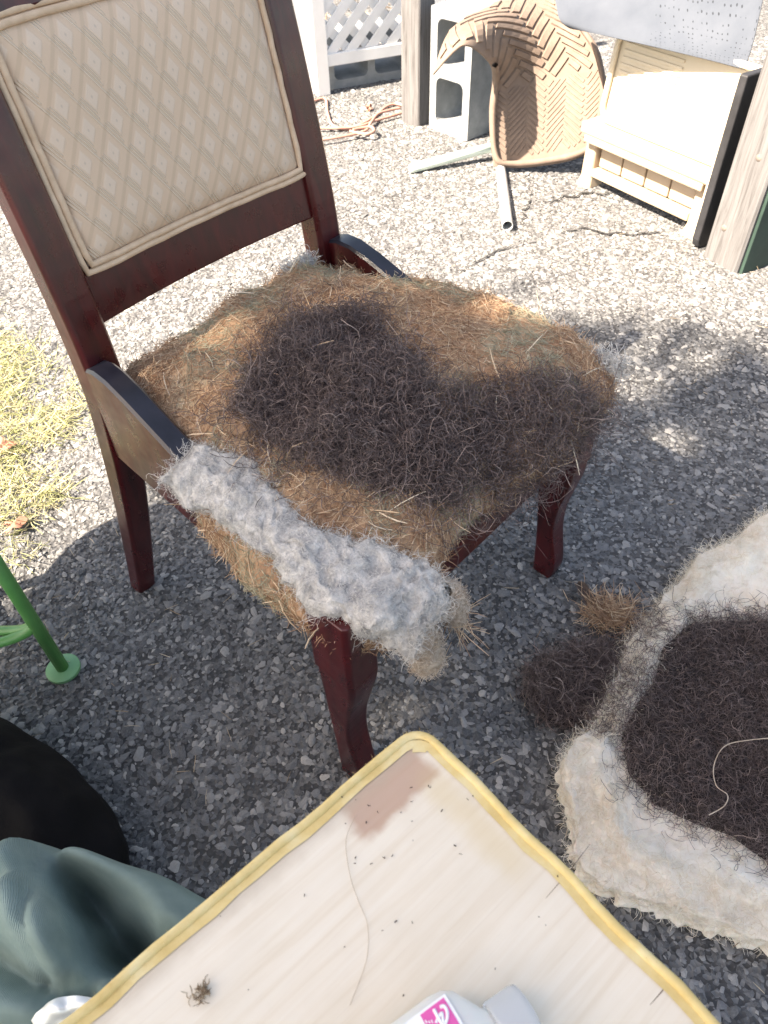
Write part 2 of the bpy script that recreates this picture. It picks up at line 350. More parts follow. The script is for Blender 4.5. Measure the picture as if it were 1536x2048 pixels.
def surf_sample(V, F, n, keep=None):
    """n points on a quad mesh by area, filtered by keep(P)->mask or weight"""
    V = np.asarray(V, float); F = np.asarray(F)
    T = np.concatenate([F[:, [0, 1, 2]], F[:, [0, 2, 3]]]); A, B, C = V[T[:, 0]], V[T[:, 1]], V[T[:, 2]]
    cr = np.cross(B - A, C - A); ar = np.linalg.norm(cr, axis=1); pr = ar / ar.sum()
    i = rng.choice(len(T), n, p=pr); u, w = rng.random((n, 1)), rng.random((n, 1)); f = u + w > 1; u = np.where(f, 1 - u, u); w = np.where(f, 1 - w, w)
    P = A[i] + (B[i] - A[i]) * u + (C[i] - A[i]) * w; N = unit(cr[i])
    if keep is not None:
        k = keep(P)
        k = k if k.dtype == bool else rng.random(len(P)) < k
        P, N = P[k], N[k]
    return P, N
def pip(P, poly):
    x, y = P[:, 0], P[:, 1]; ins = np.zeros(len(P), bool); k = len(poly)
    for i in range(k):
        x1, y1 = poly[i][:2]; x2, y2 = poly[(i + 1) % k][:2]
        if y1 == y2: continue
        c = ((y1 > y) != (y2 > y)) & (x < (x2 - x1) * (y - y1) / (y2 - y1) + x1); ins ^= c
    return ins
def edge_dist(P, poly):
    d = np.full(len(P), 9.0); k = len(poly)
    for i in range(k):
        a = np.array(poly[i][:2]); b = np.array(poly[(i + 1) % k][:2]); e = b - a
        s = np.clip(((P[:, :2] - a) @ e) / (e @ e), 0, 1); d = np.minimum(d, np.linalg.norm(P[:, :2] - a - s[:, None] * e, axis=1))
    return d
def soft_in(P, poly, w):         # 1 well inside, falling to 0 at w outside
    d = edge_dist(P, poly); i = pip(P, poly); return np.clip(np.where(i, .5 + d / w, .5 - d / w), 0, 1)
def mound(outline, centre, dome, nth=120, nr=26, ns=8, bot=None, namp=.01, nscale=14, bulge=.012, power=2.2, seed=0, closed_bottom=True):
    """a padded heap: outline [(x,y,z)], dome height over the edge, skirt down to bot(x,y,z)"""
    O_ = np.array(catmull(outline, 8, True)); m = len(O_); idx = np.linspace(0, m, nth, endpoint=False)
    E = np.array([O_[int(i) % m] * (1 - i % 1) + O_[(int(i) + 1) % m] * (i % 1) for i in idx]); c = np.array(centre, float)
    V = []; zc = E[:, 2].mean()
    for j in range(nr):
        r = .001 + (1 - .001) * j / (nr - 1)
        for e in E:
            xy = c[:2] + (e[:2] - c[:2]) * r
            z = zc * (1 - r ** 2) + e[2] * r ** 2 + dome * (1 - r ** power)
            V.append([xy[0], xy[1], z])
    B = np.array([bot(*e) if bot else (e[0], e[1], e[2] - .05) for e in E])
    for j in range(1, ns + 1):
        s = j / ns
        for e, b in zip(E, B):
            o = unit(e[:2] - c[:2]) * bulge * math.sin(math.pi * min(1, s * 1.0))
            V.append([e[0] + (b[0] - e[0]) * s + o[0], e[1] + (b[1] - e[1]) * s + o[1], e[2] + (b[2] - e[2]) * s])
    V = np.array(V)
    for p in V:
        k = nz(p, nscale, seed) + .5 * nz(p, nscale * 2.3, seed + 5) + .25 * nz(p, nscale * 5, seed + 9)
        o = unit(p[:2] - c[:2]) if np.linalg.norm(p[:2] - c[:2]) > .02 else np.zeros(2)
        p[2] += namp * k; p[:2] += o * namp * .6 * nz(p, nscale * 1.7, seed + 2)
    rows = nr + ns; F = []
    for j in range(rows - 1):
        for i in range(nth):
            F.append((j * nth + i, (j + 1) * nth + i, (j + 1) * nth + (i + 1) % nth, j * nth + (i + 1) % nth))
    return V, np.array(F)
def orient_up(V, F):
    a, b, c = V[F[0][0]], V[F[0][1]], V[F[0][2]]
    k = len(F) // 4; n = np.cross(V[F[k][1]] - V[F[k][0]], V[F[k][2]] - V[F[k][0]])
    return F if n[2] > 0 else F[:, ::-1]

# ------------------------------------------------------------------ setting: asphalt, aggregate, grass
gs = 40
g = mesh('asphalt_ground', [(-gs, -gs, 0), (gs, -gs, 0), (gs, gs, 0), (-gs, gs, 0)], [(0, 1, 2, 3)], 'asphalt'); tag(g, kind='structure')
def stone_points():
    out = []
    for (y0, y1, sp) in ((-.1, 1.3, .0088), (1.3, 2.3, .0105), (2.3, 4.0, .0118)):
        xw = 1.0 + .62 * y1
        nx, ny = int(2 * xw / sp), int((y1 - y0) / sp)
        gx, gy = np.meshgrid(np.linspace(-xw, xw, nx), np.linspace(y0, y1, ny, endpoint=False))
        p = np.stack([gx.ravel(), gy.ravel()], 1) + rng.uniform(-.48, .48, (nx * ny, 2)) * sp
        k = np.abs(p[:, 0]) < .75 + .6 * p[:, 1]
        p = p[k & (rng.random(len(p)) < .93)]
        s = np.clip(rng.lognormal(-.22, .52, len(p)), .3, 2.3) * sp * .56
        out.append(np.column_stack([p, -s * .16 + .0006, s]))
    return np.concatenate(out)
SP = stone_points()
me = bpy.data.meshes.new('gravel'); me.from_pydata(SP[:, :3].astype(np.float32), [], [])
at = me.attributes.new('size', 'FLOAT', 'POINT'); at.data.foreach_set('value', SP[:, 3].astype(np.float32))
gr = link('gravel_aggregate', me); tag(gr, 'pale grey angular stone chips set in the asphalt', 'gravel', kind='stuff')
ng = bpy.data.node_groups.new('aggregate', 'GeometryNodeTree')
ng.interface.new_socket('Geometry', in_out='INPUT', socket_type='NodeSocketGeometry'); ng.interface.new_socket('Geometry', in_out='OUTPUT', socket_type='NodeSocketGeometry')
N_ = ng.nodes; gi = N_.new('NodeGroupInput'); go = N_.new('NodeGroupOutput'); L_ = ng.links.new
g2i = N_.new('GeometryNodeGeometryToInstance')
for sd in (5, 4, 3, 2, 1):
    ic = N_.new('GeometryNodeMeshIcoSphere'); ic.inputs['Radius'].default_value = 1; ic.inputs['Subdivisions'].default_value = 1 if sd < 4 else 2
    spn = N_.new('GeometryNodeSetPosition'); nzx = N_.new('ShaderNodeTexNoise'); nzx.inputs['Scale'].default_value = 1.1
    ps = N_.new('GeometryNodeInputPosition'); ad = N_.new('ShaderNodeVectorMath'); ad.operation = 'ADD'; ad.inputs[1].default_value = (sd * 7.3, sd * 3.1, sd)
    L_(ps.outputs[0], ad.inputs[0]); L_(ad.outputs[0], nzx.inputs['Vector'])
    sb = N_.new('ShaderNodeVectorMath'); sb.operation = 'MULTIPLY_ADD'; sb.inputs[1].default_value = (2.2, 2.2, 1.6); sb.inputs[2].default_value = (-1.1, -1.1, -.8)
    L_(nzx.outputs['Color'], sb.inputs[0]); L_(ic.outputs[0], spn.inputs['Geometry']); L_(sb.outputs[0], spn.inputs['Offset'])
    sm = N_.new('GeometryNodeSetMaterial'); sm.inputs['Material'].default_value = M['aggregate']; L_(spn.outputs[0], sm.inputs[0])
    ssm = N_.new('GeometryNodeSetShadeSmooth'); ssm.inputs['Shade Smooth'].default_value = False; L_(sm.outputs[0], ssm.inputs[0])
    L_(ssm.outputs[0], g2i.inputs[0])
iop = N_.new('GeometryNodeInstanceOnPoints'); iop.inputs['Pick Instance'].default_value = True
L_(gi.outputs[0], iop.inputs['Points']); L_(g2i.outputs[0], iop.inputs['Instance'])
ri = N_.new('FunctionNodeRandomValue'); ri.data_type = 'INT'; ri.inputs[4].default_value = 0; ri.inputs[5].default_value = 4; L_(ri.outputs[2], iop.inputs['Instance Index'])
rv = N_.new('FunctionNodeRandomValue'); rv.data_type = 'FLOAT_VECTOR'; rv.inputs[0].default_value = (-.35, -.35, 0); rv.inputs[1].default_value = (.35, .35, 6.28); L_(rv.outputs[0], iop.inputs['Rotation'])
rs = N_.new('FunctionNodeRandomValue'); rs.data_type = 'FLOAT_VECTOR'; rs.inputs[0].default_value = (.75, .55, .22); rs.inputs[1].default_value = (1.35, 1.0, .40); rs.inputs['Seed'].default_value = 3
na = N_.new('GeometryNodeInputNamedAttribute'); na.data_type = 'FLOAT'; na.inputs['Name'].default_value = 'size'
vm = N_.new('ShaderNodeVectorMath'); vm.operation = 'SCALE'; L_(rs.outputs[0], vm.inputs[0]); L_(na.outputs['Attribute'], vm.inputs['Scale']); L_(vm.outputs[0], iop.inputs['Scale'])
L_(iop.outputs[0], go.inputs[0])
gm = gr.modifiers.new('aggregate', 'NODES'); gm.node_group = ng

def flat_pts(poly, n, z=.004):
    a = np.array(poly)[:, :2]; lo, hi = a.min(0), a.max(0); p = rng.uniform(lo, hi, (n * 4, 2)); p = p[pip(p, a)][:n]
    return np.column_stack([p, np.full(len(p), z)]), np.tile([0, 0, 1.0], (len(p), 1))
gp = [G(*q) for q in ((0, 620), (70, 660), (140, 730), (190, 830), (185, 890), (120, 940), (150, 1000), (60, 1060), (70, 1120), (20, 1170), (-250, 1200), (-600, 600))]
P, N = flat_pts(gp, 13000)
nv = np.array([mnoise.noise(Vector((p[0] * 7, p[1] * 7, 1))) for p in P]); k = rng.random(len(P)) < np.clip(.62 + 1.3 * nv, .06, 1)
gg = strands('grass', P[k], N[k], 'grass', None, (.02, .06), 3, (0, .7), .00085, .8, .05, .012)
tag(gg, 'pale dry grass clippings lying at the asphalt edge', 'grass', kind='stuff')
bp = [(-5, 4.4), (-.35, 4.0), (.0, 4.3), (.8, 4.6), (6, 4.9), (6, 8), (-5, 8)]
P, N = flat_pts(bp, 5500)
gg = strands('dry_grass_bank', P, N, 'litter', None, (.06, .16), 3, (0, 1.2), .003, 1.6, .1, .02)
tag(gg, 'bank of dry straw and dead grass beyond the lattice', 'grass', kind='stuff')
lp = [(-.9, .1), (.9, .1), (1.6, 2.0), (-1.2, 2.4)]
P, N = flat_pts(lp, 420, .008)
tag(strands('straw_litter', P, N, 'litter', None, (.008, .03), 2, (0, .6), .0007, .15, .1, .004), 'scattered straw bits and needles on the asphalt', 'litter', kind='stuff')

def crack(pts, w):
    c_ = catmull([G(*p, .0058) for p in pts], 14); V = []; F = []
    for i, p in enumerate(c_):
        k = .35 + .65 * math.sin(math.pi * i / (len(c_) - 1)); j_ = np.array([mnoise.noise(Vector(p) * 38), mnoise.noise(Vector(p) * 38 + Vector((9, 3, 1))), 0]) * .018
        ww = w * k * (.6 + .8 * random.random()); V += [tuple(p + j_ + [0, ww, 0]), tuple(p + j_ - [0, ww, 0])]
    for i in range(len(c_) - 1): F.append((2 * i + 1, 2 * i + 3, 2 * i + 2, 2 * i))
    tag(mesh('asphalt_crack', V, F, 'tar'), kind='structure')
crack([(1125, 463), (1180, 458), (1230, 466), (1320, 466)], .0055); crack([(1085, 408), (1130, 392), (1190, 386), (1230, 384)], .004); crack([(905, 545), (960, 520), (1000, 500), (1030, 488)], .004); crack([(1050, 345), (1062, 385), (1050, 420), (1040, 450)], .005)

# ------------------------------------------------------------------ unseen tree added to shade the foreground, left of the view
tc = np.array([.25, -.62, 0]) + np.array(sdir) * (7.4 / sdir.z)      # crown centre up the sun's direction from the shaded ground
tree = empty('added_shade_tree', (tc[0] - .3, tc[1] - .2, 0), 0, 'unseen leafy tree added to shade the chair and the board', 'tree')
tl = np.array(tree.location)
tube('trunk', [(0, 0, -.05), (.03, .02, 1.0), (.1, .05, 2.8), (.25, .15, 5.2), (.3, .2, 7.4)], [.2, .16, .13, .09, .04], 'tree_bark', tree, 14)
hd = np.array([math.cos(AZ), math.sin(AZ), 0]); pd = np.array([-hd[1], hd[0], 0])
for k in range(9):
    a = rng.uniform(0, 6.28); z0 = rng.uniform(4.6, 6.6); e = np.array([math.cos(a) * 1.5, math.sin(a) * 1.5, rng.uniform(.6, 1.4)])
    s0 = np.array([.15, .1, z0]); tube('limb', [s0, s0 + e * .5 + [0, 0, .1], s0 + e], [.05, .035, .012], 'tree_bark', tree, 8)
nl = 36000
nc_ = 24000; d = unit(rng.normal(size=(nc_, 3))); q = d * .91 * rng.random((nc_, 1)) ** (1 / 2.4)
cd_ = unit(rng.normal(size=(330, 3))) * rng.uniform(.72, 1.06, (330, 1)); ci = rng.integers(0, 330, nl - nc_)
q = np.concatenate([q, cd_[ci] + rng.normal(size=(nl - nc_, 3)) * .055])
Pc = tc - tl + hd * q[:, :1] * 2.9 + pd * q[:, 1:2] * 2.06 + np.array([0, 0, 1.0]) * q[:, 2:] * 1.55
sun_gap = [G(*g_) for g_ in ((-400, 880), (0, 930), (130, 960), (260, 985), (320, 1060), (290, 1175), (150, 1130), (60, 1200), (0, 1260), (-400, 1250))]   # hole cut in the crown so sun reaches this ground patch
sh_ = Pc + tl; sh_ = sh_ - np.array(sdir) * (sh_[:, 2:] / sdir.z); sh_[:, :2] += np.array([[mnoise.noise(Vector((a_ * 5, b_ * 5, 1))), mnoise.noise(Vector((a_ * 5, b_ * 5, 8)))] for a_, b_ in sh_[:, :2]]) * .22; Pc = Pc[~pip(sh_[:, :2] + rng.normal(size=(len(sh_), 2)) * .05, sun_gap)]; nl = len(Pc)
n1 = unit(rng.normal(size=(nl, 3)) + [0, 0, .6]); t1 = unit(np.cross(n1, rng.normal(size=(nl, 3)))); t2 = np.cross(n1, t1)
sz = rng.uniform(.045, .085, (nl, 1))
V = np.stack([Pc - t1 * sz, Pc + t2 * sz * .55, Pc + t1 * sz, Pc - t2 * sz * .55], 1).reshape(-1, 3)
o = mesh('crown', V, np.arange(nl * 4).reshape(-1, 4), 'tree_leaf', tree); o['kind'] = 'stuff'

# ------------------------------------------------------------------ the chair
A_, B_ = G(712, 1525), G(1083, 1135); uu = unit(B_ - A_); CO = (A_ + B_) / 2; CRZ = math.atan2(uu[1], uu[0])
vv = np.array([-uu[1], uu[0], 0])
chair = empty('dining_chair', CO, CRZ, 'dark cherry dining chair with its seat stripped to coir stuffing', 'chair')
def post(sx):
    prof = [(0, .535, .262, .036, .034), (.10, .522, .250, .040, .038), (.25, .502, .235, .045, .042), (.42, .486, .222, .05, .046), (.50, .487, .220, .05, .046), (.60, .499, .219, .05, .044), (.75, .528, .219, .049, .04), (.90, .562, .219, .047, .036), (.985, .583, .219, .044, .034)]
    pr = catmull([np.array(p) for p in prof], 4)
    return loft('back_post', [rect((sx * p[2], p[1], p[0]), p[3], p[4]) for p in pr], 'wood', chair, False, .002)
for s in (-1, 1): post(s)
# lower back rail and crest, slightly bowed
def bowed(name, z0, z1, y0, y1, th, m='wood', bow=.012, x=.197):
    secs = []
    for i in range(13):
        k = -1 + 2 * i / 12; b = bow * (1 - k * k)
        secs.append([(k * x, y0 + b - th / 2, z0), (k * x, y0 + b + th / 2, z0), (k * x, y1 + b + th / 2, z1), (k * x, y1 + b - th / 2, z1)])
    return loft(name, secs, m, chair, False, .003)
bowed('lower_back_rail', .548, .632, .491, .506, .024)
bowed('crest_rail', .885, .985, .556, .580, .026)
# padded back: two bulging faces over a slab, uv in metres
def pad():
    nx, ny = 30, 26; V = []; uvv = []; x0, x1, z0, z1 = -.182, .192, .622, .878
    for s in (-1, 1):
        for j in range(ny + 1):
            for i in range(nx + 1):
                a, b = i / nx, j / ny; x = x0 + (x1 - x0) * a; z = z0 + (z1 - z0) * b
                yc = .502 + (z - .61) * .225 + .010 * (1 - (2 * a - 1) ** 2)
                ed = min(1, 12 * min(a, 1 - a, b, 1 - b)); bul = .016 + .014 * (1 - (2 * a - 1) ** 4) * (1 - (2 * b - 1) ** 4)
                V.append((x, yc + s * (bul * (.55 + .45 * math.sin(ed * math.pi / 2))) - .004, z)); uvv.append((x, z))
    F = []; n1 = (nx + 1) * (ny + 1)
    for s in range(2):
        for j in range(ny):
            for i in range(nx):
                q = [s * n1 + j * (nx + 1) + i, s * n1 + j * (nx + 1) + i + 1, s * n1 + (j + 1) * (nx + 1) + i + 1, s * n1 + (j + 1) * (nx + 1) + i]
                F.append(tuple(q if s == 0 else q[::-1]))
    ring = [i for i in range(nx + 1)] + [j * (nx + 1) + nx for j in range(1, ny + 1)] + [ny * (nx + 1) + i for i in range(nx - 1, -1, -1)] + [j * (nx + 1) for j in range(ny - 1, 0, -1)]
    for k in range(len(ring)): a, b = ring[k], ring[(k + 1) % len(ring)]; F.append((a, n1 + a, n1 + b, b))
    o = mesh('back_pad', V, F, 'fabric', chair, True)
    u = o.data.uv_layers.new(name='UVMap')
    for lp in o.data.loops: u.data[lp.index].uv = uvv[lp.vertex_index]
    def cord(off, dy, rad):
        xa, xb, za, zb = x0 - off, x1 + off, z0 - off, z1 + off; pts = []
        for (p, q) in (((xa, za), (xb, za)), ((xb, za), (xb, zb)), ((xb, zb), (xa, zb)), ((xa, zb), (xa, za))):
            for i in range(16):
                k = i / 16; x = p[0] + (q[0] - p[0]) * k; z = p[1] + (q[1] - p[1]) * k; c = abs(2 * k - 1) ** 10 * .003
                a = min(1, max(0, (x - x0) / (x1 - x0)))
                pts.append((x - math.copysign(c, x), .502 + (z - .61) * .225 + .010 * (1 - (2 * a - 1) ** 2) + dy + .0008 * math.sin(i * 2.1), z + math.copysign(c, .75 - z)))
        return tube('welt_cord', pts, rad, 'welt', o, 8, True)
    cord(.000, -.0165, .0045); cord(.0085, -.0145, .0047)
pad()
# side rails: tall boards with a rounded hip at the back
def side_rail(s):
    top = [(.468, .508), (.448, .514), (.42, .513), (.38, .502), (.33, .484), (.27, .462), (.20, .442), (.12, .425), (.02, .41)]
    bot = [(.468, .352), (.448, .350), (.42, .348), (.38, .345), (.33, .342), (.27, .338), (.20, .332), (.12, .322), (.02, .31)]
    secs = []
    for (y, zt), (_, zb) in zip(top, bot):
        xo = .246 + (.468 - y) * .03; xi = xo - .034; c = .004
        secs.append([(s * xo, y, zb), (s * xo, y, zt - c), (s * (xo - c), y, zt), (s * (xi + c), y, zt), (s * xi, y, zt - c), (s * xi, y, zb)][::s])
    o = loft('side_rail', secs, 'wood', chair, True)
    o.data.materials.append(M['navy'])
    for p in o.data.polygons:
        if p.normal.z > .6 and p.center.z > .38: p.material_index = 1
    e = o.modifiers.new('split', 'EDGE_SPLIT'); e.split_angle = R(25)
    return o
for s in (-1, 1): side_rail(s)
box('front_rail', (.005, .0, .345), (.45, .026, .115), 'wood', chair, .003)
box('rear_rail', (0, .487, .39), (.39, .024, .08), 'wood', chair, .003)
def front_leg(s):
    prof = [(0, -.026, .012, .036), (.03, -.030, .013, .038), (.07, -.024, .015, .039), (.12, -.015, .018, .041), (.17, -.016, .022, .044), (.215, -.024, .026, .048), (.25, -.031, .029, .051), (.272, -.033, .031, .053), (.286, -.032, .032, .054)]
    pr = catmull([np.array(p) for p in prof], 4)
    o = loft('front_leg', [rect((s * (.274 - p[3] / 2), (p[1] + p[2]) / 2, p[0]), p[3], p[2] - p[1], .1) for p in pr], 'wood', chair, False, .002)
    loft('leg_block', [rect((s * .250, -.001, z), .054, .068, .1) for z in (.283, .35, .412)], 'wood', o, False, .002)
for s in (-1, 1): front_leg(s)

# seat stuffing heap
OUT = [(-.2, .462, .47), (-.104, .478, .475), (0, .482, .48), (.07, .482, .48), (.14, .478, .48), (.205, .425, .475), (.262, .36, .462), (.30, .29, .455), (.325, .2, .45), (.33, .12, .445), (.322, .05, .435), (.302, -.005, .425), (.26, -.036, .42), (.19, -.046, .42), (.08, -.044, .42), (-.03, -.03, .42), (-.10, -.036, .415), (-.18, -.05, .40), (-.248, -.02, .39), (-.27, .06, .40), (-.268, .14, .41), (-.258, .22, .425), (-.228, .275, .45), (-.213, .33, .462), (-.208, .40, .468)]
def skirt(x, y, z):
    if x < -.14 and y < .25: return (x * .97, y, .33 + .01 * math.sin(y * 40))
    if y < .03: return (x, max(y, -.018), .385)
    return (x * .96, y, z - .045)
SV, SF = mound(OUT, (.03, .22), .066, 150, 34, 8, skirt, .017, 11, .014, 2.8, 1)
SF = orient_up(SV, SF)
st = mesh('seat_stuffing', [tuple(p) for p in SV], SF, 'coir_base', chair, True); st['label'] = 'exposed brown coir seat stuffing with grey-green patches'
ns_ = np.array([mnoise.noise(Vector((p[0] * 11 + 2, p[1] * 11, 4))) for p in SV])
def green_w(P): 
    k = np.array([mnoise.noise(Vector((p[0] * 13 + 2, p[1] * 13, 4.3))) for p in P]); return np.clip((k - .02) * 4, 0, 1)
P, N = surf_sample(SV, SF, 33000); gw = green_w(P); gk = rng.random(len(P)) < gw * .85
strands('coir_fibre', P[~gk], N[~gk], 'coir', st, (.008, .030), 3, (0, 1.2), .00044, .22, 0, .003)
strands('grey_fibre', P[gk], N[gk], 'moss_fibre', st, (.006, .022), 3, (.2, 1.8), .00038, .2, 0, .002)
P, N = surf_sample(SV, SF, 110); strands('straw_stalk', P, N, 'coir', st, (.025, .06), 3, (.1, .9), .0010, .35, .4, .006)

# horsehair tangle lying on the seat
def offset_patch(V, F, poly, w, h, sd):
    w_ = soft_in(V, poly, w); c = V[:, :2].mean(0); keep = w_ > .02
    Z = V.copy(); lum = np.array([mnoise.noise(Vector((p[0] * 25, p[1] * 25, sd))) + .5 * mnoise.noise(Vector((p[0] * 60, p[1] * 60, sd))) for p in V])
    Z[:, 2] += -.004 + (h + .004) * np.clip(w_ * 1.5, 0, 1) + .006 * lum * w_
    fk = keep[F].all(1); F2 = F[fk]; ids = np.unique(F2); mp = -np.ones(len(V), int); mp[ids] = np.arange(len(ids))
    return Z[ids], mp[F2]
def chair_local(px, py, z):
    p = G(px, py, z) - CO; return (float(p @ uu), float(p @ vv))
HP = [chair_local(x, y, z) for x, y, z in ((600, 615, .535), (700, 602, .535), (775, 655, .535), (815, 705, .53), (850, 800, .515), (890, 880, .505), (895, 955, .475), (830, 968, .475), (700, 938, .48), (600, 890, .49), (510, 835, .495), (478, 805, .495), (502, 760, .505), (548, 705, .52))]
HP2 = [chair_local(x, y, z) for x, y, z in ((860, 770, .515), (1000, 745, .50), (1130, 745, .47), (1195, 780, .445), (1180, 835, .425), (1090, 920, .42), (1040, 955, .42), (930, 985, .43), (880, 960, .46), (870, 860, .505))]
hair_t = empty('horsehair_tangle', CO, CRZ, 'dark brown curled horsehair heaped on the coir chair seat', 'horsehair')
HV, HF = offset_patch(SV, SF, HP, .03, .009, 3.3)
mesh('matted_mass', [tuple(p) for p in HV], HF, 'hair_base', hair_t, True)
P, N = surf_sample(HV, HF, 12000); N[:] = unit(N + [0, 0, .4])
strands('curled_strand', P, N, 'hair', hair_t, (.02, .052), 6, (2, 8), .00034, .55, 0, .008, None, .5)
P, N = surf_sample(SV, SF, 90000, lambda P: soft_in(P, HP2, .045) * (P[:, 2] > .39) * .9); P = P[:4400]; N = N[:4400]
strands('sparse_strand', P, N, 'hair', hair_t, (.025, .06), 6, (2, 8), .00034, .7, 0, .012, None, .5)
P, N = surf_sample(SV, SF, 40000, lambda P: soft_in(P, HP, .12) * (1 - soft_in(P, HP, .02)) * (P[:, 2] > .40)); P = P[:1100]; N = N[:1100]
strands('stray_strand', P, N, 'hair', hair_t, (.03, .07), 8, (1.5, 6), .00038, .6, .05, .01, None, .5)
P, N = surf_sample(HV, HF, 60); strands('pale_curl', P, N, 'hair', hair_t, (.03, .08), 12, (2, 9), .0004, .4, .45, .016, None, .4)
# hairs trailing over the front rail
P = np.column_stack([rng.uniform(.0, .3, 260), rng.uniform(-.05, -.03, 260), rng.uniform(.37, .42, 260)])
strands('trailing_strand', P, np.tile([0, -1.0, -.2], (260, 1)), 'hair', hair_t, (.03, .09), 8, (1, 5), .00036, .5, .05, .02, (0, 0, -1), .4)

# grey cotton strip draped along the left edge of the seat
ct = empty('cotton_strip', CO, CRZ, 'fluffy grey white cotton strip draped along the seat edge of the chair', 'cotton batting')
rows = [(.280, -.236, -.246, .462, .440), (.245, -.205, -.250, .468, .424), (.19, -.190, -.244, .464, .430), (.13, -.204, -.247, .456, .428), (.06, -.200, -.250, .449, .424), (.0, -.184, -.252, .443, .412), (-.05, -.160, -.238, .436, .396), (-.078, -.158, -.225, .422, .386), (-.094, -.180, -.215, .395, .374)]
ctrl = []
for y, xi, xo, zi, zl in rows:
    xm = xo + .006
    ctrl.append([(xi, y, zi - .004), (xi - .006, y, zi + .003), ((xi + xo) / 2, y, zi + .003), (xm - .008, y, zi - .002), (xo - .018, y, (zi + zl) / 2), (xo - .018, y, zl), (xo - .006, y, zl - .005)])
C = np.array(ctrl); rws = [np.array(catmull(r, 7)) for r in C]; A = np.array([np.array(catmull([r[j] for r in rws], 10)) for j in range(len(rws[0]))])
nc, nr = A.shape[:2]; CV = A.reshape(-1, 3).copy()
edge = np.array([min(i, nc - 1 - i, j, nr - 1 - j) for i in range(nc) for j in range(nr)])
for p, e in zip(CV, edge):
    k = nz(p, 28, 2) + .9 * (.5 - abs(nz(p, 55, 5)) * 2) + .5 * nz(p, 120, 1); f = min(1, e / 4); p[2] += .0065 * k * f; p[0] += .016 * nz(p, 24, 8) + .010 * nz(p, 75, 3); p[1] += .008 * nz(p, 40, 4) + .005 * nz(p, 110, 7)
CF = np.array([(i * nr + j, (i + 1) * nr + j, (i + 1) * nr + j + 1, i * nr + j + 1) for i in range(nc - 1) for j in range(nr - 1)]); CF = orient_up(CV, CF)
mesh('cotton_layer', [tuple(p) for p in CV], CF, 'cotton', ct, True)
P, N = surf_sample(CV, CF, 9000); strands('cotton_fuzz', P, N, 'cotton_fibre', ct, (.003, .008), 3, (2, 8), .00022, .3, 0, .003, None, .5)
ew = (edge < 5)[CF].any(1); P, N = surf_sample(CV, CF[ew], 2200); strands('loose_wisp', P, N, 'cotton_fibre', ct, (.008, .026), 5, (.8, 5), .00022, .5, .1, .003, None, .5)
# beige tail hanging at the front corner
def lump(name, pts, rad, m, fm, parent, nf, seed):
    c = catmull(pts, 6); r = np.interp(np.linspace(0, 1, len(c)), np.linspace(0, 1, len(rad)), rad)
    V, F = tube_vf(c, r, 14, False); V = np.array(V)
    for p in V: p += .007 * np.array([nz(p, 45, seed), nz(p, 45, seed + 3), nz(p, 45, seed + 7)])
    F = np.array(F); mesh(name, [tuple(p) for p in V], F, m, parent, True)
    P, N = surf_sample(V, F, nf); strands(name + '_fuzz', P, N, fm, parent, (.005, .016), 4, (1.5, 6), .00026, .45, .08, .003, None, .5)
lump('hanging_tail', [(-.215, -.062, .40), (-.206, -.078, .375), (-.202, -.085, .345), (-.198, -.088, .315), (-.196, -.088, .292)], [.02, .021, .02, .017, .008], 'beige_cotton', 'beige_fibre', ct, 2600, 3)
lump('torn_corner', [(-.165, -.075, .405), (-.150, -.082, .385), (-.145, -.086, .36), (-.143, -.088, .34)], [.018, .017, .014, .006], 'beige_cotton', 'beige_fibre', ct, 1700, 6)
P = np.tile([-.143, -.088, .345], (50, 1)) + rng.normal(size=(50, 3)) * .008
strands('torn_coir', P, np.tile([.3, -.6, -1.0], (50, 1)), 'coir', ct, (.02, .05), 3, (0, 1), .0005, 1.5, .1, .004)
# white tuft behind the right back post
P = np.column_stack([rng.uniform(.12, .18, 900), rng.uniform(.462, .48, 900), rng.uniform(.475, .492, 900)])
tuft = empty('cotton_tuft', CO + uu * .14 + vv * .47, CRZ, 'small white cotton tuft at the rear edge of the chair seat', 'cotton tuft')
P -= np.array([.14, .47, 0]); strands('tuft_fibre', P, np.tile([0, .3, 1.0], (900, 1)), 'cotton_fibre', tuft, (.008, .022), 4, (1, 5), .0006, 1.2, 0, .004, None, .5)
P = np.column_stack([rng.uniform(.30, .335, 700), rng.uniform(-.03, .03, 700), rng.uniform(.40, .44, 700)])
tuft = empty('cotton_tuft', CO + uu * .318, CRZ, 'thin white cotton wisp at the front corner of the chair beside the horsehair', 'cotton tuft')
P -= np.array([.318, 0, 0]); strands('tuft_fibre', P, np.tile([1.0, -.2, .2], (700, 1)), 'cotton_fibre', tuft, (.008, .026), 4, (1, 5), .0005, 1.0, 0, .004, None, .5)

# ------------------------------------------------------------------ cream batting with horsehair at the right
bo = [G(*p, .035) for p in ((1455, 1092), (1405, 1112), (1370, 1150), (1325, 1205), (1285, 1262), (1245, 1320), (1215, 1390), (1185, 1460), (1140, 1500), (1122, 1570), (1150, 1650), (1150, 1720), (1210, 1770), (1290, 1800), (1380, 1835), (1470, 1865), (1560, 1890), (1680, 1900))]
bo += [np.array([.78, .24, .05]), np.array([.92, .36, .05]), np.array([.98, .56, .05]), np.array([.95, .76, .05]), np.array([.86, .90, .05]), np.array([.74, .95, .05])]
bc = np.array([.62, .56, 0]); bat = empty('batting_pad', (bc[0], bc[1], 0), 0, 'thick cream cotton batting pad lying on the asphalt under dark horsehair', 'batting')
BO = [np.array([p[0] - bc[0], p[1] - bc[1], .040]) for p in bo]
def bskirt(x, y, z): return (x * .955, y * .955, .006)
BV, BF = mound(BO, (0, 0), -.014, 200, 60, 12, bskirt, .008, 9, .006, 3.0, 4)
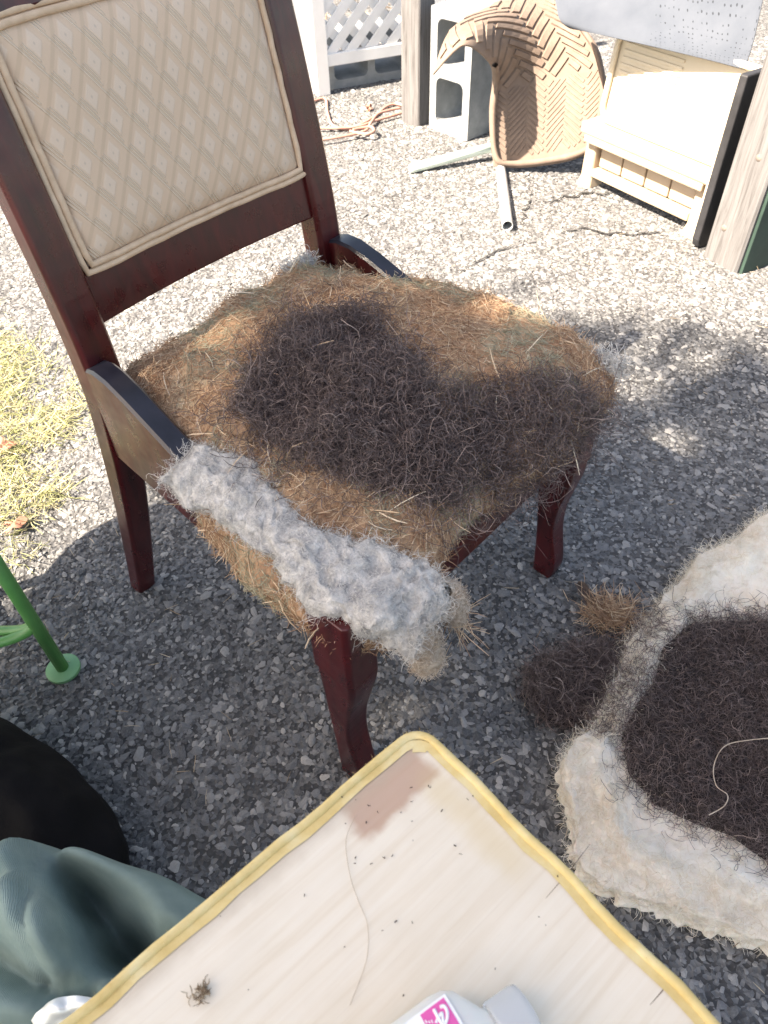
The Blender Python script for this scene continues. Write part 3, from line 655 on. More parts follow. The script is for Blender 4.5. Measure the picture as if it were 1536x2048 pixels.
rad_ = np.linalg.norm(BV[:, :2], axis=1)
th_ = np.arctan2(BV[:, 1], BV[:, 0]); rmax = {}
for i in range(200): rmax[i] = np.linalg.norm(BV[59 * 200 + i, :2])
rm = np.array([rmax[i % 200] for i in range(len(BV))]); rel = rad_ / rm
rim = np.exp(-((rel - .86) / .09) ** 2); BV[:, 2] += rim * .024 * np.clip(BV[:, 2] / .05, 0, 1)
c_c = np.zeros(2)
for p, re_ in zip(BV, rel):
    f = min(1, max(0, p[2] / .03)); ed = min(1, max(0, (re_ - .55) / .4)); ou = unit(p[:2]) if np.linalg.norm(p[:2]) > .01 else c_c
    w1 = 1 - abs(nz(p, 16, 6)) * 2.4; w2 = 1 - abs(nz((p[0], p[1], p[2] * 3), 38, 2)) * 2.4; w3 = nz(p, 90, 5)
    p[2] = max(.003, p[2] + (.0055 * w1 + .0035 * w2 + .0012 * w3) * f * (.2 + .8 * ed))
    p[:2] += ou * ed * (.007 * nz((p[0], p[1], p[2] * 2.5), 42, 8) + .005 * nz(p, 110, 3))
BF = orient_up(BV, BF)
mesh('cotton_pad', [tuple(p) for p in BV], BF, 'batting', bat, True)
P, N = surf_sample(BV, BF, 21000, lambda P: P[:, 0] < .18); strands('cotton_fuzz', P, N, 'batting_fibre', bat, (.006, .020), 3, (.6, 5), .00024, .35, 0, .002, None, .5)
P, N = surf_sample(BV, BF, 60000, lambda P: (P[:, 0] < .2) & (np.interp(np.arctan2(P[:, 1], P[:, 0]), np.sort(th_[59 * 200:60 * 200]), rm[59 * 200:60 * 200][np.argsort(th_[59 * 200:60 * 200])]) * .84 < np.linalg.norm(P[:, :2], axis=1))); P = P[:7500]; N = N[:7500]
strands('frayed_edge', P, N, 'batting_fibre', bat, (.010, .034), 4, (1, 5), .00026, .7, 0, .004, None, .5)
for lay in range(3):             # torn under-layers showing at the edge
    E_ = BV[59 * 200:60 * 200]; V = []; n_ = 200
    for i, e in enumerate(E_):
        k = 1.0 + .035 * mnoise.noise(Vector((math.cos(i * .0314) * 9, math.sin(i * .0314) * 9, lay * 4))) + .022 * mnoise.noise(Vector((math.cos(i * .0314) * 28, math.sin(i * .0314) * 28, lay * 4 + 2))) + .006 * lay
        z_ = .034 - .011 * lay + .004 * mnoise.noise(Vector((e[0] * 20, e[1] * 20, lay)))
        V += [(e[0] * .86, e[1] * .86, z_), (e[0] * k * .985, e[1] * k * .985, z_ - .001), (e[0] * k, e[1] * k, z_ - .005), (e[0] * k * .985, e[1] * k * .985, z_ - .008)]
    F = [(4 * i + j, 4 * ((i + 1) % n_) + j, 4 * ((i + 1) % n_) + j + 1, 4 * i + j + 1) for i in range(n_) for j in range(3)]
    mesh('torn_layer', V, F, 'batting', bat, True)
h2 = empty('horsehair_pile', (bc[0], bc[1], 0), 0, 'dark brown horsehair mass lying on the cream batting pad', 'horsehair')
hp = [G(*p, .05) - bc for p in ((1395, 1250), (1460, 1240), (1560, 1235), (1750, 1300), (1800, 1500), (1700, 1720), (1580, 1720), (1530, 1690), (1470, 1645), (1400, 1625), (1320, 1585), (1275, 1540), (1262, 1470), (1285, 1420), (1325, 1370), (1340, 1300))]
PV, PF = offset_patch(BV, BF, hp, .035, .012, 5.1)
mesh('matted_mass', [tuple(p) for p in PV], PF, 'hair_base', h2, True)
P, N = surf_sample(PV, PF, 15000, lambda P: P[:, 0] < .16); P = P[:8800]; N = N[:8800]; strands('curled_strand', P, N, 'hair', h2, (.02, .05), 6, (1.5, 7), .00034, .6, -.03, .008, None, .5)
P, N = surf_sample(BV, BF, 60000, lambda P: soft_in(P, hp, .11) * (1 - soft_in(P, hp, .015)) * .6); P = P[:1500]; N = N[:1500]
strands('stray_strand', P, N, 'hair', h2, (.02, .06), 8, (1.2, 5), .00034, .4, 0, .005, None, .5)
lip = [G(*p, .07) - bc for p in ((1290, 1225), (1330, 1210), (1300, 1300), (1275, 1400), (1225, 1450), (1190, 1440), (1215, 1370), (1245, 1300))]
P, N = surf_sample(BV, BF, 60000, lambda P: soft_in(P, lip, .04)); P = P[:1100]; N = N[:1100]
strands('brown_lip_strand', P, N, 'hair', h2, (.02, .05), 6, (1, 5), .00040, .6, .12, .006, None, .5)
tube('long_pale_hair', catmull([G(*p, .085) - [bc[0], bc[1], 0] for p in ((1560, 1475), (1500, 1480), (1450, 1492), (1428, 1530), (1432, 1570), (1455, 1590), (1448, 1612), (1418, 1630))], 8), .0007, 'beige_cotton', h2, 5)
# loose clump on the asphalt beside the batting
cl = G(1130, 1385); clump = empty('horsehair_clump', cl, 0, 'loose brown horsehair clump on the asphalt beside the batting pad', 'horsehair')
co = [(-.055, -.01, .012), (-.04, .035, .014), (0, .05, .016), (.05, .075, .016), (.085, .07, .014), (.07, .02, .016), (.055, -.035, .014), (.01, -.055, .012), (-.03, -.05, .012)]
KV, KF = mound(co, (.01, .01), .024, 60, 14, 4, lambda x, y, z: (x, y, .004), .010, 30, .004, 1.6, 8); KF = orient_up(KV, KF)
KV[:, 2] = np.maximum(KV[:, 2], .003); mesh('matted_mass', [tuple(p) for p in KV], KF, 'hair_base', clump, True)
P, N = surf_sample(KV, KF, 3000); strands('curled_strand', P, N, 'hair', clump, (.02, .06), 6, (1.5, 7), .00042, .9, .04, .008, None, .5)
cl = G(1215, 1238); P = np.column_stack([rng.normal(0, .022, 700), rng.normal(0, .018, 700), rng.uniform(.004, .02, 700)])
o = strands('coir_clump', P, np.tile([0, 0, 1.0], (700, 1)), 'coir', None, (.015, .045), 3, (0, 1.2), .0006, .7, .02, .006); o.location = cl
tag(o, 'small heap of reddish coir fibres on the asphalt by the batting', 'coir clump')
del o['kind']
bk = G(1166, 1203)
def curled_leaf(name, c, L, Wd, rz, m, curl=.012, lobes=0, label='', cat='leaf', z=.012):
    ctrl = []
    for i in range(6):
        s = i / 5; w = Wd * math.sin(math.pi * min(.97, max(.06, s))) ** .7 * (1 + lobes * math.cos(i * math.pi)); r = []
        for j in range(5):
            k = j / 4 * 2 - 1; r.append((s * L - L / 2, k * w, curl * k * k * (1 if i % 2 else .7) + .3 * curl * math.sin(s * 5)))
        ctrl.append(r)
    o, _ = grid_surface(name, ctrl, m, None, 4, .0008, 0)
    o.location = (c[0], c[1], z); o.rotation_euler.z = rz; return tag(o, label, cat)
curled_leaf('bark_piece', bk, .06, .012, R(-72), 'bark', .014, 0, 'curled grey bark strip on the asphalt beside the coir heap', 'bark')

# ------------------------------------------------------------------ plywood board, its welt, stool below, bottle on it
BZ = .50
k0, kl, kr = G(838, 1462, BZ), G(70, 2048, BZ), G(1478, 2048, BZ)
dy = unit(kl - k0); dx = unit(kr - k0); mid = unit(dx + dy); dx = unit(mid + np.array([-mid[1], mid[0], 0]) * (1 if np.cross(mid, dx)[2] > 0 else -1)); dy = unit(mid * 2 * (mid @ dx) - dx)
brz = math.atan2(dx[1], dx[0]); hand = np.cross(dx, dy)[2]
board = empty('plywood_board', (k0[0], k0[1], BZ), brz, 'bare pale plywood seat board edged with yellow welting and a red paint patch', 'board')
BS = .46; sg = 1 if hand > 0 else -1
def bpt(x, y, z=0): return (x, sg * y, z)
def on_board(px, py, z=.0015):
    p = G(px, py, BZ + z) - k0; c_, s_ = math.cos(brz), math.sin(brz); return (p[0] * c_ + p[1] * s_, -p[0] * s_ + p[1] * c_, z)
rc = .022; ol = []
cs = [(0, 0), (BS, 0), (BS, BS), (0, BS)]; cen = [(rc, rc), (BS - rc, rc), (BS - rc, BS - rc), (rc, BS - rc)]; ang = [180, 270, 0, 90]
for (cx_, cy_), a0 in zip(cen, ang):
    for i in range(7): a = R(a0 + i * 15); ol.append((cx_ + rc * math.cos(a), cy_ + rc * math.sin(a)))
dens = []
for i in range(len(ol)):
    a, b = np.array(ol[i]), np.array(ol[(i + 1) % len(ol)]); n = max(1, int(np.linalg.norm(b - a) / .02))
    for j in range(n): dens.append(a + (b - a) * j / n)
ol = [(p[0] + .0025 * mnoise.noise(Vector((p[0] * 22, p[1] * 22, 1))), p[1] + .0025 * mnoise.noise(Vector((p[0] * 22, p[1] * 22, 6)))) for p in dens]
nb = len(ol); V = [bpt(x, y, 0) for x, y in ol] + [bpt(x, y, -.012) for x, y in ol]
F = [tuple(range(nb)), tuple(range(2 * nb - 1, nb - 1, -1))] + [(i, nb + i, nb + (i + 1) % nb, (i + 1) % nb) for i in range(nb)]
if sg < 0: F = [f[::-1] for f in F]
pl = mesh('plywood_panel', V, F, 'plywood', board)
cx2 = [(bpt(x + (.003 if x > BS / 2 else -.003), y + (.003 if y > BS / 2 else -.003), .0005 + .0012 * mnoise.noise(Vector((x * 40, y * 40, 2))))) for x, y in ol]
rads = [.0038 * (1 + .14 * mnoise.noise(Vector((x * 30, y * 30, 9)))) for x, y in ol]
tube('yellow_welt', cx2, rads, 'yellow', board, 10, True)
fl = [(bpt(x + (BS / 2 - x) * .026, y + (BS / 2 - y) * .026, .0004)) for x, y in ol]
V = [bpt(x, y, .0007) for x, y in ol] + [bpt(x + math.copysign(1, BS / 2 - x) * (.007 + .002 * mnoise.noise(Vector((x * 50, y * 50, 3)))) * (abs(x - BS / 2) > abs(y - BS / 2) - .012), y + math.copysign(1, BS / 2 - y) * (.007 + .002 * mnoise.noise(Vector((x * 50, y * 50, 4)))) * (abs(y - BS / 2) > abs(x - BS / 2) - .012), .0009) for x, y in ol]
F = [(i, nb + i, nb + (i + 1) % nb, (i + 1) % nb) for i in range(nb)]
if sg > 0: F = [f[::-1] for f in F]
mesh('welt_flange', V, F, 'yellow', board)
wp_ = np.array(cx2)[rng.integers(0, nb, 900)] + rng.normal(size=(900, 3)) * [.008, .008, .001]; wp_[:, 2] = .003
wi = rng.integers(0, nb, 1500); fr = rng.random((1500, 1)); ca = np.array(cx2); wp_ = ca[wi] * (1 - fr) + ca[(wi + 1) % nb] * fr; wn_ = unit(rng.normal(size=(1500, 3)) + [0, 0, .6])
strands('welt_fuzz', wp_ + wn_ * .0042, wn_, 'yellow_fibre', board, (.001, .004), 3, (.5, 3), .00012, 1.0, 0, .0003)
for (xa, ya), (xb, yb) in (((1092, 1796), (1180, 1688)), ((1300, 2010), (1342, 1955))):
    tube('grain_crack', [on_board(xa, ya, .0001), on_board((xa + xb) / 2 + 3, (ya + yb) / 2, .0001), on_board(xb, yb, .0001)], [.0001, .00035, .0001], 'crack', board, 4)
# debris on the board
P = np.array([bpt(*p, .0012) for p in np.column_stack([np.abs(rng.normal(.03, .09, 42)) % .4, np.abs(rng.normal(.05, .12, 42)) % .42])]); P[:, 1] = np.abs(P[:, 1]) * sg
o = strands('debris', P, np.tile([0, 0, 1.0], (len(P), 1)), 'crumb', board, (.0006, .0028), 2, (0, 1.5), .0005, .2, 0, .0003)
o = tube('fallen_hair', catmull([on_board(*p) for p in ((712, 1630), (692, 1680), (700, 1750), (716, 1800), (735, 1850), (733, 1920), (700, 2010))], 8), .00018, 'pale_hair', board, 4)
P = np.tile(on_board(403, 1985), (60, 1)) + rng.normal(size=(60, 3)) * [.0025, .004, .0004]
strands('brown_fluff', P, np.tile([0, 0, 1.0], (60, 1)), 'litter', board, (.003, .008), 3, (.5, 3), .0004, .6, -.1, .002)
# stool carrying the board
sc = k0 + (dx + dy) * BS * .56; stool = empty('work_stool', (sc[0], sc[1], 0), brz, 'low grey wooden stool under the plywood board', 'stool')
box('seat', (0, 0, BZ - .012 - .0125), (.27, .27, .022), 'grey_wood', stool)
for a in (-1, 1):
    for b in (-1, 1):
        loft('leg', [rect((a * .12, b * .12, .0), .03, .03), rect((a * .105, b * .105, BZ - .036), .034, .034)], 'grey_wood', stool)
    box('stretcher', (0, a * .112, .18), (.205, .018, .03), 'grey_wood', stool)
# bottle
ba = R(30); s0 = G(884, 1972, BZ + .022); adir = np.array([math.cos(ba), math.sin(ba), 0]); pdir = np.array([math.sin(ba), -math.cos(ba), 0])
bot = empty('glue_bottle', (*(s0 + pdir * .04)[:2], BZ), ba, 'white squeeze bottle with a pink label and clear cap lying on the plywood', 'bottle')
def sup(w, h, e, n=28):
    r = []
    for i in range(n):
        a = 2 * math.pi * i / n; r.append((math.copysign(abs(math.cos(a)) ** e, math.cos(a)) * w, math.copysign(abs(math.sin(a)) ** e, math.sin(a)) * h))
    return r
def bsec(x, w, h, e=.62, zc=.019): return [(x, a, zc + b) for a, b in sup(w, h, e)]
prof = [(-.150, .030, .012), (-.147, .036, .016), (-.14, .039, .0185), (-.05, .040, .0188), (-.012, .040, .0188), (-.003, .0385, .018), (.004, .034, .0165), (.010, .024, .0145), (.014, .0165, .0135), (.018, .0155, .013)]
loft('body', [bsec(*p) for p in prof], 'white_bottle', bot, True)
loft('cap', [bsec(x, w, w, 1.0, .0185) for x, w in ((.0165, .0175), (.0185, .0185), (.036, .0178), (.0405, .0165), (.0415, .012))], 'cap', bot, True)
def top_z(y): return .019 + .0188 * max(0, 1 - (abs(y) / .040) ** 3.226) ** .31
def lab(name, x0, x1, y0, y1, m, h, par):
    V = []; F = []
    for i in range(17):
        y = y0 + (y1 - y0) * i / 16; V += [(x0, y, top_z(y) + h), (x1, y, top_z(y) + h)]
    for i in range(16): F.append((2 * i, 2 * i + 1, 2 * i + 3, 2 * i + 2))
    return mesh(name, V, F, m, par, True)
lw = lab('label', -.095, -.0025, -.034, .034, 'label_white', .0003, bot)
lk = lab('label_panel', -.0225, -.0045, -.032, .0325, 'label_pink', .0006, lw)
bl0 = np.array(bot.location)
def on_bottle(px, py):
    p = G(px, py, BZ + .037) - bl0; c_, s_ = math.cos(ba), math.sin(ba); x, y = p[0] * c_ + p[1] * s_, -p[0] * s_ + p[1] * c_; return np.array([x, y, top_z(y) + .0008])
def stroke(pts, r):
    tube('lettering', catmull([on_bottle(*p) for p in pts], 6), r, 'label_white', lk, 6)
stroke([(868, 2018), (876, 2034), (884, 2048), (890, 2060)], .0011)
stroke([(872, 2046), (878, 2034), (884, 2026), (886, 2038), (888, 2048)], .0010)
stroke([(880, 2014), (888, 2012), (894, 2022), (894, 2038), (888, 2054)], .0011)
for i in range(4): stroke([(845 + i * 6, 2042 - (i % 2) * 2), (848 + i * 6, 2046)], .0004)

# ------------------------------------------------------------------ teal cloth bag, black bag, green stand
tb = empty('teal_bag', (*G(150, 1900, .15)[:2], 0), 0, 'crumpled teal fabric bag with silver lining beside the plywood board', 'bag'); tbl = np.array(tb.location)
R1 = [(-160, 1712), (-40, 1698), (66, 1692), (150, 1708), (230, 1730), (300, 1752), (372, 1792), (470, 1850)]
zr = [.25, .26, .27, .27, .27, .268, .26, .24]
R2 = [(-160, 1775), (-40, 1765), (82, 1760), (190, 1800), (270, 1810), (330, 1840), (400, 1880), (500, 1930)]; z2 = [.26, .29, .285, .19, .24, .265, .25, .22]
R3 = [(-160, 1860), (-40, 1850), (82, 1850), (170, 1880), (270, 1925), (340, 1930), (410, 1960), (510, 2010)]; z3 = [.23, .27, .305, .25, .15, .22, .25, .22]
R4 = [(-160, 1950), (-40, 1930), (70, 1955), (150, 1960), (240, 1990), (340, 2030), (430, 2060), (530, 2100)]; z4 = [.21, .22, .28, .27, .24, .17, .22, .22]
R5 = [(-160, 2050), (-40, 2040), (60, 2060), (140, 2070), (230, 2090), (340, 2120), (440, 2150), (540, 2200)]; z5 = [.25, .27, .25, .23, .24, .23, .22, .2]
rowp = [[G(*p, z) for p, z in zip(r, zz)] for r, zz in ((R1, zr), (R2, z2), (R3, z3), (R4, z4), (R5, z5))]
back = [np.array([p[0], p[1] + .015, z]) for p, z in zip(rowp[0], [.004] * 8)]; bmid = [np.array([p[0], p[1] + .02, .15]) for p in rowp[0]]
front = [np.array([p[0], p[1] - .02, .004]) for p in rowp[-1]]
ctrl = [[p - tbl for p in r] for r in [back, bmid] + rowp + [front]]
o, A = grid_surface('cloth', ctrl, 'teal', tb, 12, 0, .004, 18)
cre = [([(92, 1708), (120, 1770), (190, 1840), (290, 1905), (360, 1935)], .030, .016), ([(66, 1700), (78, 1790), (92, 1880), (105, 1960)], .012, .007), ([(-40, 1880), (20, 1925), (90, 1975), (170, 2010)], .022, .012), ([(160, 1880), (190, 1960), (200, 2050)], .016, .013), ([(250, 1990), (300, 1940), (340, 1880)], .012, .010), ([(-100, 1780), (-20, 1800), (40, 1770)], .014, .010)]
vs = o.data.vertices; co_ = np.array([v_.co[:] for v_ in vs]) + tbl
for pl2, dep, wd in cre:
    q2 = np.array(catmull([G(x, y, .26) for x, y in pl2], 6))[:, :2]
    dd_ = np.min(np.linalg.norm(co_[:, None, :2] - q2[None], axis=2), axis=1); co_[:, 2] -= (dep * np.exp(-(dd_ / wd) ** 2) - dep * .45 * np.exp(-((dd_ - wd * 2) / wd) ** 2)) * np.clip((co_[:, 2] - .1) / .08, 0, 1)
for v_, c_ in zip(vs, co_ - tbl): v_.co = c_
o.data.update()
sd = o.modifiers.new('thickness', 'SOLIDIFY'); sd.thickness = .002
ln = [[G(*p, z) - tbl for p, z in r] for r in ([((62, 2040), .285), ((90, 2010), .295), ((130, 1992), .30), ((185, 1996), .30), ((230, 2016), .29)], [((75, 2060), .285), ((105, 2028), .298), ((140, 2012), .302), ((185, 2014), .30), ((225, 2034), .29)], [((95, 2075), .275), ((125, 2050), .285), ((150, 2034), .29), ((185, 2034), .29), ((215, 2050), .28)])]
grid_surface('silver_lining', ln, 'silver', tb, 6, .0015, .004, 90)
bb = G(60, 1600, .05); blk = empty('black_bag', (bb[0], bb[1], 0), 0, 'slumped black cloth bag on the asphalt behind the teal bag', 'bag')
bo2 = [G(*p, .09) - [bb[0], bb[1], 0] for p in ((-260, 1420), (-100, 1395), (0, 1432), (60, 1470), (125, 1515), (180, 1572), (215, 1630), (234, 1690), (215, 1770), (120, 1850), (-60, 1880), (-260, 1820), (-380, 1650), (-350, 1500))]
KV, KF = mound([np.array(p) for p in bo2], (-.03, -.0), .07, 90, 20, 8, lambda x, y, z: (x * .97, y * .97, .004), .012, 12, .006, 2.0, 12); KF = orient_up(KV, KF); KV[:, 2] = np.maximum(KV[:, 2], .003)
mesh('cloth_body', [tuple(p) for p in KV], KF, 'black_cloth', blk, True)
tube('carry_strap', catmull([(-.20, .10, .15), (-.16, .05, .20), (-.10, -.02, .21), (-.06, -.08, .17)], 6), .009, 'black_cloth', blk, 8)

gf = G(127, 1338, .006); gsn = empty('green_plant_stand', (gf[0], gf[1], 0), 0, 'green painted metal stand with round disc feet at the grass edge', 'stand')
gl_ = [(0, 0), (-.30, .06), (-.24, -.26), (-.02, -.30)]; gl_ = [(0, 0), (-.28, .12), (-.36, -.14)]
for (x, y) in gl_:
    lg = tube('leg', [(x, y, .006), (x, y, .42)], .0105, 'green_paint', gsn, 14)
    V, F = tube_vf([(x, y, .0015), (x, y, .004), (x, y, .010), (x, y, .012)], [.026, .028, .028, .025], 28); mesh('foot_disc', V, F, 'green_pale', lg, True).modifiers.new('split', 'EDGE_SPLIT').split_angle = R(40)
ctr = np.mean(gl_, axis=0)
for i in range(3):
    a, b = gl_[i], gl_[(i + 1) % 3]; m_ = ((a[0] + b[0]) / 2 * .55 + ctr[0] * .45, (a[1] + b[1]) / 2 * .55 + ctr[1] * .45)
    tube('brace', catmull([(a[0], a[1], .135), (a[0] * .75 + m_[0] * .25 - .01, a[1] * .75 + m_[1] * .25, .112), (m_[0], m_[1], .10), (b[0] * .75 + m_[0] * .25, b[1] * .75 + m_[1] * .25, .112), (b[0], b[1], .135)], 6), .0085, 'green_paint', gsn, 12)
V, F = tube_vf([(ctr[0], ctr[1], .42), (ctr[0], ctr[1], .425), (ctr[0], ctr[1], .437), (ctr[0], ctr[1], .44)], [.235, .24, .24, .235], 40); mesh('top', V, F, 'green_paint', gsn)

# ------------------------------------------------------------------ background objects
def star_leaf(name, c, L, rz, m, label, z=.012):
    V = [(0, 0, .004)]; n = 40
    for i in range(n):
        a = 2 * math.pi * i / n; r = L * (.55 + .38 * abs(math.cos(2.5 * a)) ** 1.6) * (1 - .12 * math.sin(a)); V.append((r * math.cos(a), r * math.sin(a) * .8, .006 * math.sin(3 * a) + .004 * math.cos(a)))
    F = [(0, 1 + i, 1 + (i + 1) % n) for i in range(n)]
    e = empty(name, (c[0], c[1], z), rz, label, 'leaf')
    o = mesh('blade', V, F, m, e); sdm = o.modifiers.new('t', 'SOLIDIFY'); sdm.thickness = .0007
    tube('stalk', [(-L * .5, 0, .004), (-L * 1.0, .004, .001)], [.0012, .0008], m, e, 5); return e
star_leaf('fallen_leaf', G(12, 906), .032, R(190), 'leaf_r', 'pinkish brown lobed leaf lying on the dry grass', .022)
star_leaf('fallen_leaf', G(38, 1060), .026, R(20), 'leaf_r', 'small brown leaf at the grass edge by the green stand', .02)
star_leaf('fallen_leaf', G(838, 236), .042, R(100), 'leaf_o', 'orange leaf standing against the foot of the grey post', .024).rotation_euler.x = R(50)
star_leaf('fallen_leaf', G(738, 222), .022, R(60), 'leaf_r', 'dark red leaf lying near the tangled cord', .014).rotation_euler.x = R(35)

def block(name, P0, d, back, wid, hgt, dep, label, vertical, group='concrete blocks'):
    """hollow block: face with two cells from P0 along d; the cells run through towards back"""
    e = empty(name, (P0[0], P0[1], 0), math.atan2(d[1], d[0]), label, 'concrete block', group)
    w, h = wid, hgt; wall = .032; bm = bmesh.new()
    if vertical: cells = [(wall, w - wall, wall, h / 2 - wall / 2), (wall, w - wall, h / 2 + wall / 2, h - wall)]
    else: cells = [(wall, w / 2 - wall / 2, wall, h - wall), (w / 2 + wall / 2, w - wall, wall, h - wall)]
    def rr(x0, x1, z0, z1, r, n=4):
        o = []
        for cx_, cz_, a0 in ((x1 - r, z1 - r, 0), (x0 + r, z1 - r, 90), (x0 + r, z0 + r, 180), (x1 - r, z0 + r, 270)):
            for i in range(n + 1): a = R(a0 + i * 90 / n); o.append((cx_ + r * math.cos(a), cz_ + r * math.sin(a)))
        return o
    loops = [rr(0, w, 0, h, .004)] + [rr(*c_, .024) for c_ in cells]
    fe = []
    for y in (0, dep):
        es = []
        for lp in loops:
            vs = [bm.verts.new((x, y, z)) for x, z in lp]
            es += [bm.edges.new((vs[i], vs[(i + 1) % len(vs)])) for i in range(len(vs))]; fe.append(vs)
        bmesh.ops.triangle_fill(bm, use_beauty=True, edges=es)
    for i in range(len(loops)):
        a, b = fe[i], fe[i + len(loops)]
        for j in range(len(a)): bm.faces.new((a[j], a[(j + 1) % len(a)], b[(j + 1) % len(b)], b[j]))
    bmesh.ops.recalc_face_normals(bm, faces=bm.faces)
    me = bpy.data.meshes.new('block_body'); bm.to_mesh(me); bm.free(); o = link('block_body', me, 'concrete', e)
    return e
p0 = G(858, 256); p1 = G(919, 278); d = unit(p1 - p0); block('concrete_block', p0, d, None, .195, .40, .195, 'upright hollow concrete block with two cells beside the weathered post', True)
p0 = G(660, 184); p1 = G(800, 160); d2 = unit(p1 - p0); p0b = p0 + np.array([-d2[1], d2[0], 0]) * .02
block('concrete_block', p0b, d2, None, .40, .195, .195, 'hollow concrete block lying on its side behind the white lattice', False)
# lattice panel
lat = empty('lattice_panel', G(634, 190), math.atan2(d2[1], d2[0]), 'white vinyl lattice panel with a frame standing before a concrete block', 'lattice')
LW, LH = .62, .85
box('frame_post', (.025, .0, .45), (.055, .05, .90), 'vinyl', lat, .003)
box('frame_post', (-.052, .012, .43), (.095, .012, .86), 'vinyl', lat, .003)
box('frame_post', (LW, .0, .45), (.055, .05, .90), 'vinyl', lat, .003)
box('frame_rail', (.05 + (LW - .08) / 2, 0, .125), (LW - .085, .036, .045), 'vinyl', lat, .003)
box('frame_rail', (.05 + (LW - .08) / 2, 0, LH), (LW - .085, .036, .045), 'vinyl', lat, .003)
x0, x1, z0, z1 = .05, LW - .03, .145, LH - .02
for lay, sg2 in ((-.006, 1), (.006, -1)):
    for k in np.arange(-1.0, 1.6, .088):
        a = R(45) * sg2; dd = np.array([math.cos(a), math.sin(a)]); nn = np.array([-dd[1], dd[0]]); c0 = np.array([k + .1, z0 if sg2 > 0 else z0])
        quad = [c0 + dd * t_ * s_ + nn * w_ for t_, s_, w_ in ((2, -1, -.018), (2, 1, -.018), (2, 1, .018), (2, -1, .018))]
        def clip(pl, ax, val, keep_less):
            o = []
            for i in range(len(pl)):
                p, q = pl[i], pl[(i + 1) % len(pl)]; ip = (p[ax] <= val) == keep_less; iq = (q[ax] <= val) == keep_less
                if ip: o.append(p)
                if ip != iq: s_ = (val - p[ax]) / (q[ax] - p[ax]); o.append(p + (q - p) * s_)
            return o
        for ax, val, kl_ in ((0, x0, False), (0, x1, True), (1, z0, False), (1, z1, True)):
            if quad: quad = clip(quad, ax, val, kl_)
        if len(quad) < 3: continue
        n = len(quad); V = [(p[0], lay - .0035, p[1]) for p in quad] + [(p[0], lay + .0035, p[1]) for p in quad]
        F = [tuple(range(n)), tuple(range(2 * n - 1, n - 1, -1))] + [(i, n + i, n + (i + 1) % n, (i + 1) % n) for i in range(n)]
        mesh('slat', V, F, 'vinyl', lat)
# posts
pl_ = (G(802, 240) + G(832, 258)) / 2; dl = unit(G(832, 258) - G(802, 240))
wp = empty('weathered_post', (pl_[0] + .035, pl_[1] + .03, 0), math.atan2(dl[1], dl[0]) + R(18), 'thin weathered grey wooden post between the lattice and the block', 'post')
loft('post_body', [rect((0, 0, z), .088, .088, .05) for z in (0, .4, .8, 1.3)], 'grey_wood', wp)
c0, c1 = G(1400, 508), G(1470, 549); dr = unit(c1 - c0); nb_ = np.array([-dr[1], dr[0], 0])
pc = c1 - dr * .062 + nb_ * .062
rp = empty('square_post', (pc[0], pc[1], 0), math.atan2(dr[1], dr[0]), 'thick pale knotty wooden post beside the plastic panels', 'post')
loft('post_body', [rect((0, 0, z), .124, .124, .05) for z in (0, .4, .9, 1.5)], 'grey_wood', rp)
box('green_side', (.068, .05, .745), (.010, .20, 1.49), 'green_side', rp, .002)  # dark green slab laid over the post's right side
for kz, ky in ((.10, -.02), (.30, .015), (.47, -.01)):
    V, F = tube_vf([(ky, -.0623, kz), (ky, -.060, kz)], [.009, .010], 14); mesh('knot', V, F, 'knot', rp, True)
# bench-like tan plastic base in its own frame: x along the front, y back, z up
q0, q1 = G(1160, 366), G(1392, 478); db = unit(q1 - q0); LB = np.linalg.norm(q1 - q0); bz = math.atan2(db[1], db[0])
base = empty('plastic_base', (q0[0], q0[1], 0), bz, 'tan plastic step base with a row of recessed panels on its front', 'plastic base')
box('top_slab', (LB / 2, .10, .183), (LB + .02, .26, .034), 'tan_plastic', base, .006)
box('top_lip', (LB / 2, -.022, .155), (LB - .02, .016, .022), 'tan_plastic', base, .004)
for x in (.022, LB - .022):
    loft('leg', [rect((x, .02, 0), .062, .075), rect((x, .02, .03), .048, .05), rect((x, .02, .166), .046, .046)], 'tan_plastic', base, False, .003)
    loft('leg', [rect((x, .18, 0), .062, .075), rect((x, .18, .03), .048, .05), rect((x, .18, .166), .046, .046)], 'tan_plastic', base, False, .003)
box('lower_rail', (LB / 2, .010, .050), (LB - .09, .03, .026), 'tan_plastic', base, .004)
box('back_web', (LB / 2, .035, .110), (LB - .09, .008, .11), 'tan_plastic', base, .001)
wpn = (LB - .10) / 4
for i in range(4): box('panel', (.05 + wpn * (i + .5), .022, .113), (wpn - .005, .014, .092), 'tan_plastic', base, .004)
# cream ribbed lid leaning on the base
lid = empty('ribbed_lid', (q0[0], q0[1], 0), bz, 'cream ribbed plastic lid with rounded rim standing on the tan base', 'plastic lid')
lid.location.z = .203; lid.rotation_euler = (R(-6), 0, bz)
def rrect(x0, x1, z0, z1, r, y, n=6):
    o = []
    for cx_, cz_, a0 in ((x1 - r, z1 - r, 0), (x0 + r, z1 - r, 90), (x0 + r, z0 + r, 180), (x1 - r, z0 + r, 270)):
        for i in range(n + 1): a = R(a0 + i * 90 / n); o.append((cx_ + r * math.cos(a), y, cz_ + r * math.sin(a)))
    return o
lx0, lx1, lz = .02, LB + .05, .255
loft('lid_sheet', [rrect(lx0, lx1, 0.0, lz, .045, .020), rrect(lx0, lx1, 0.0, lz, .045, .026)], 'cream_plastic', lid)
tube('rim', [(p[0], .012, p[2] + 0) for p in rrect(lx0 + .006, lx1 - .006, .007, lz - .007, .042, 0, 8)], .009, 'cream_plastic', lid, 8, True)
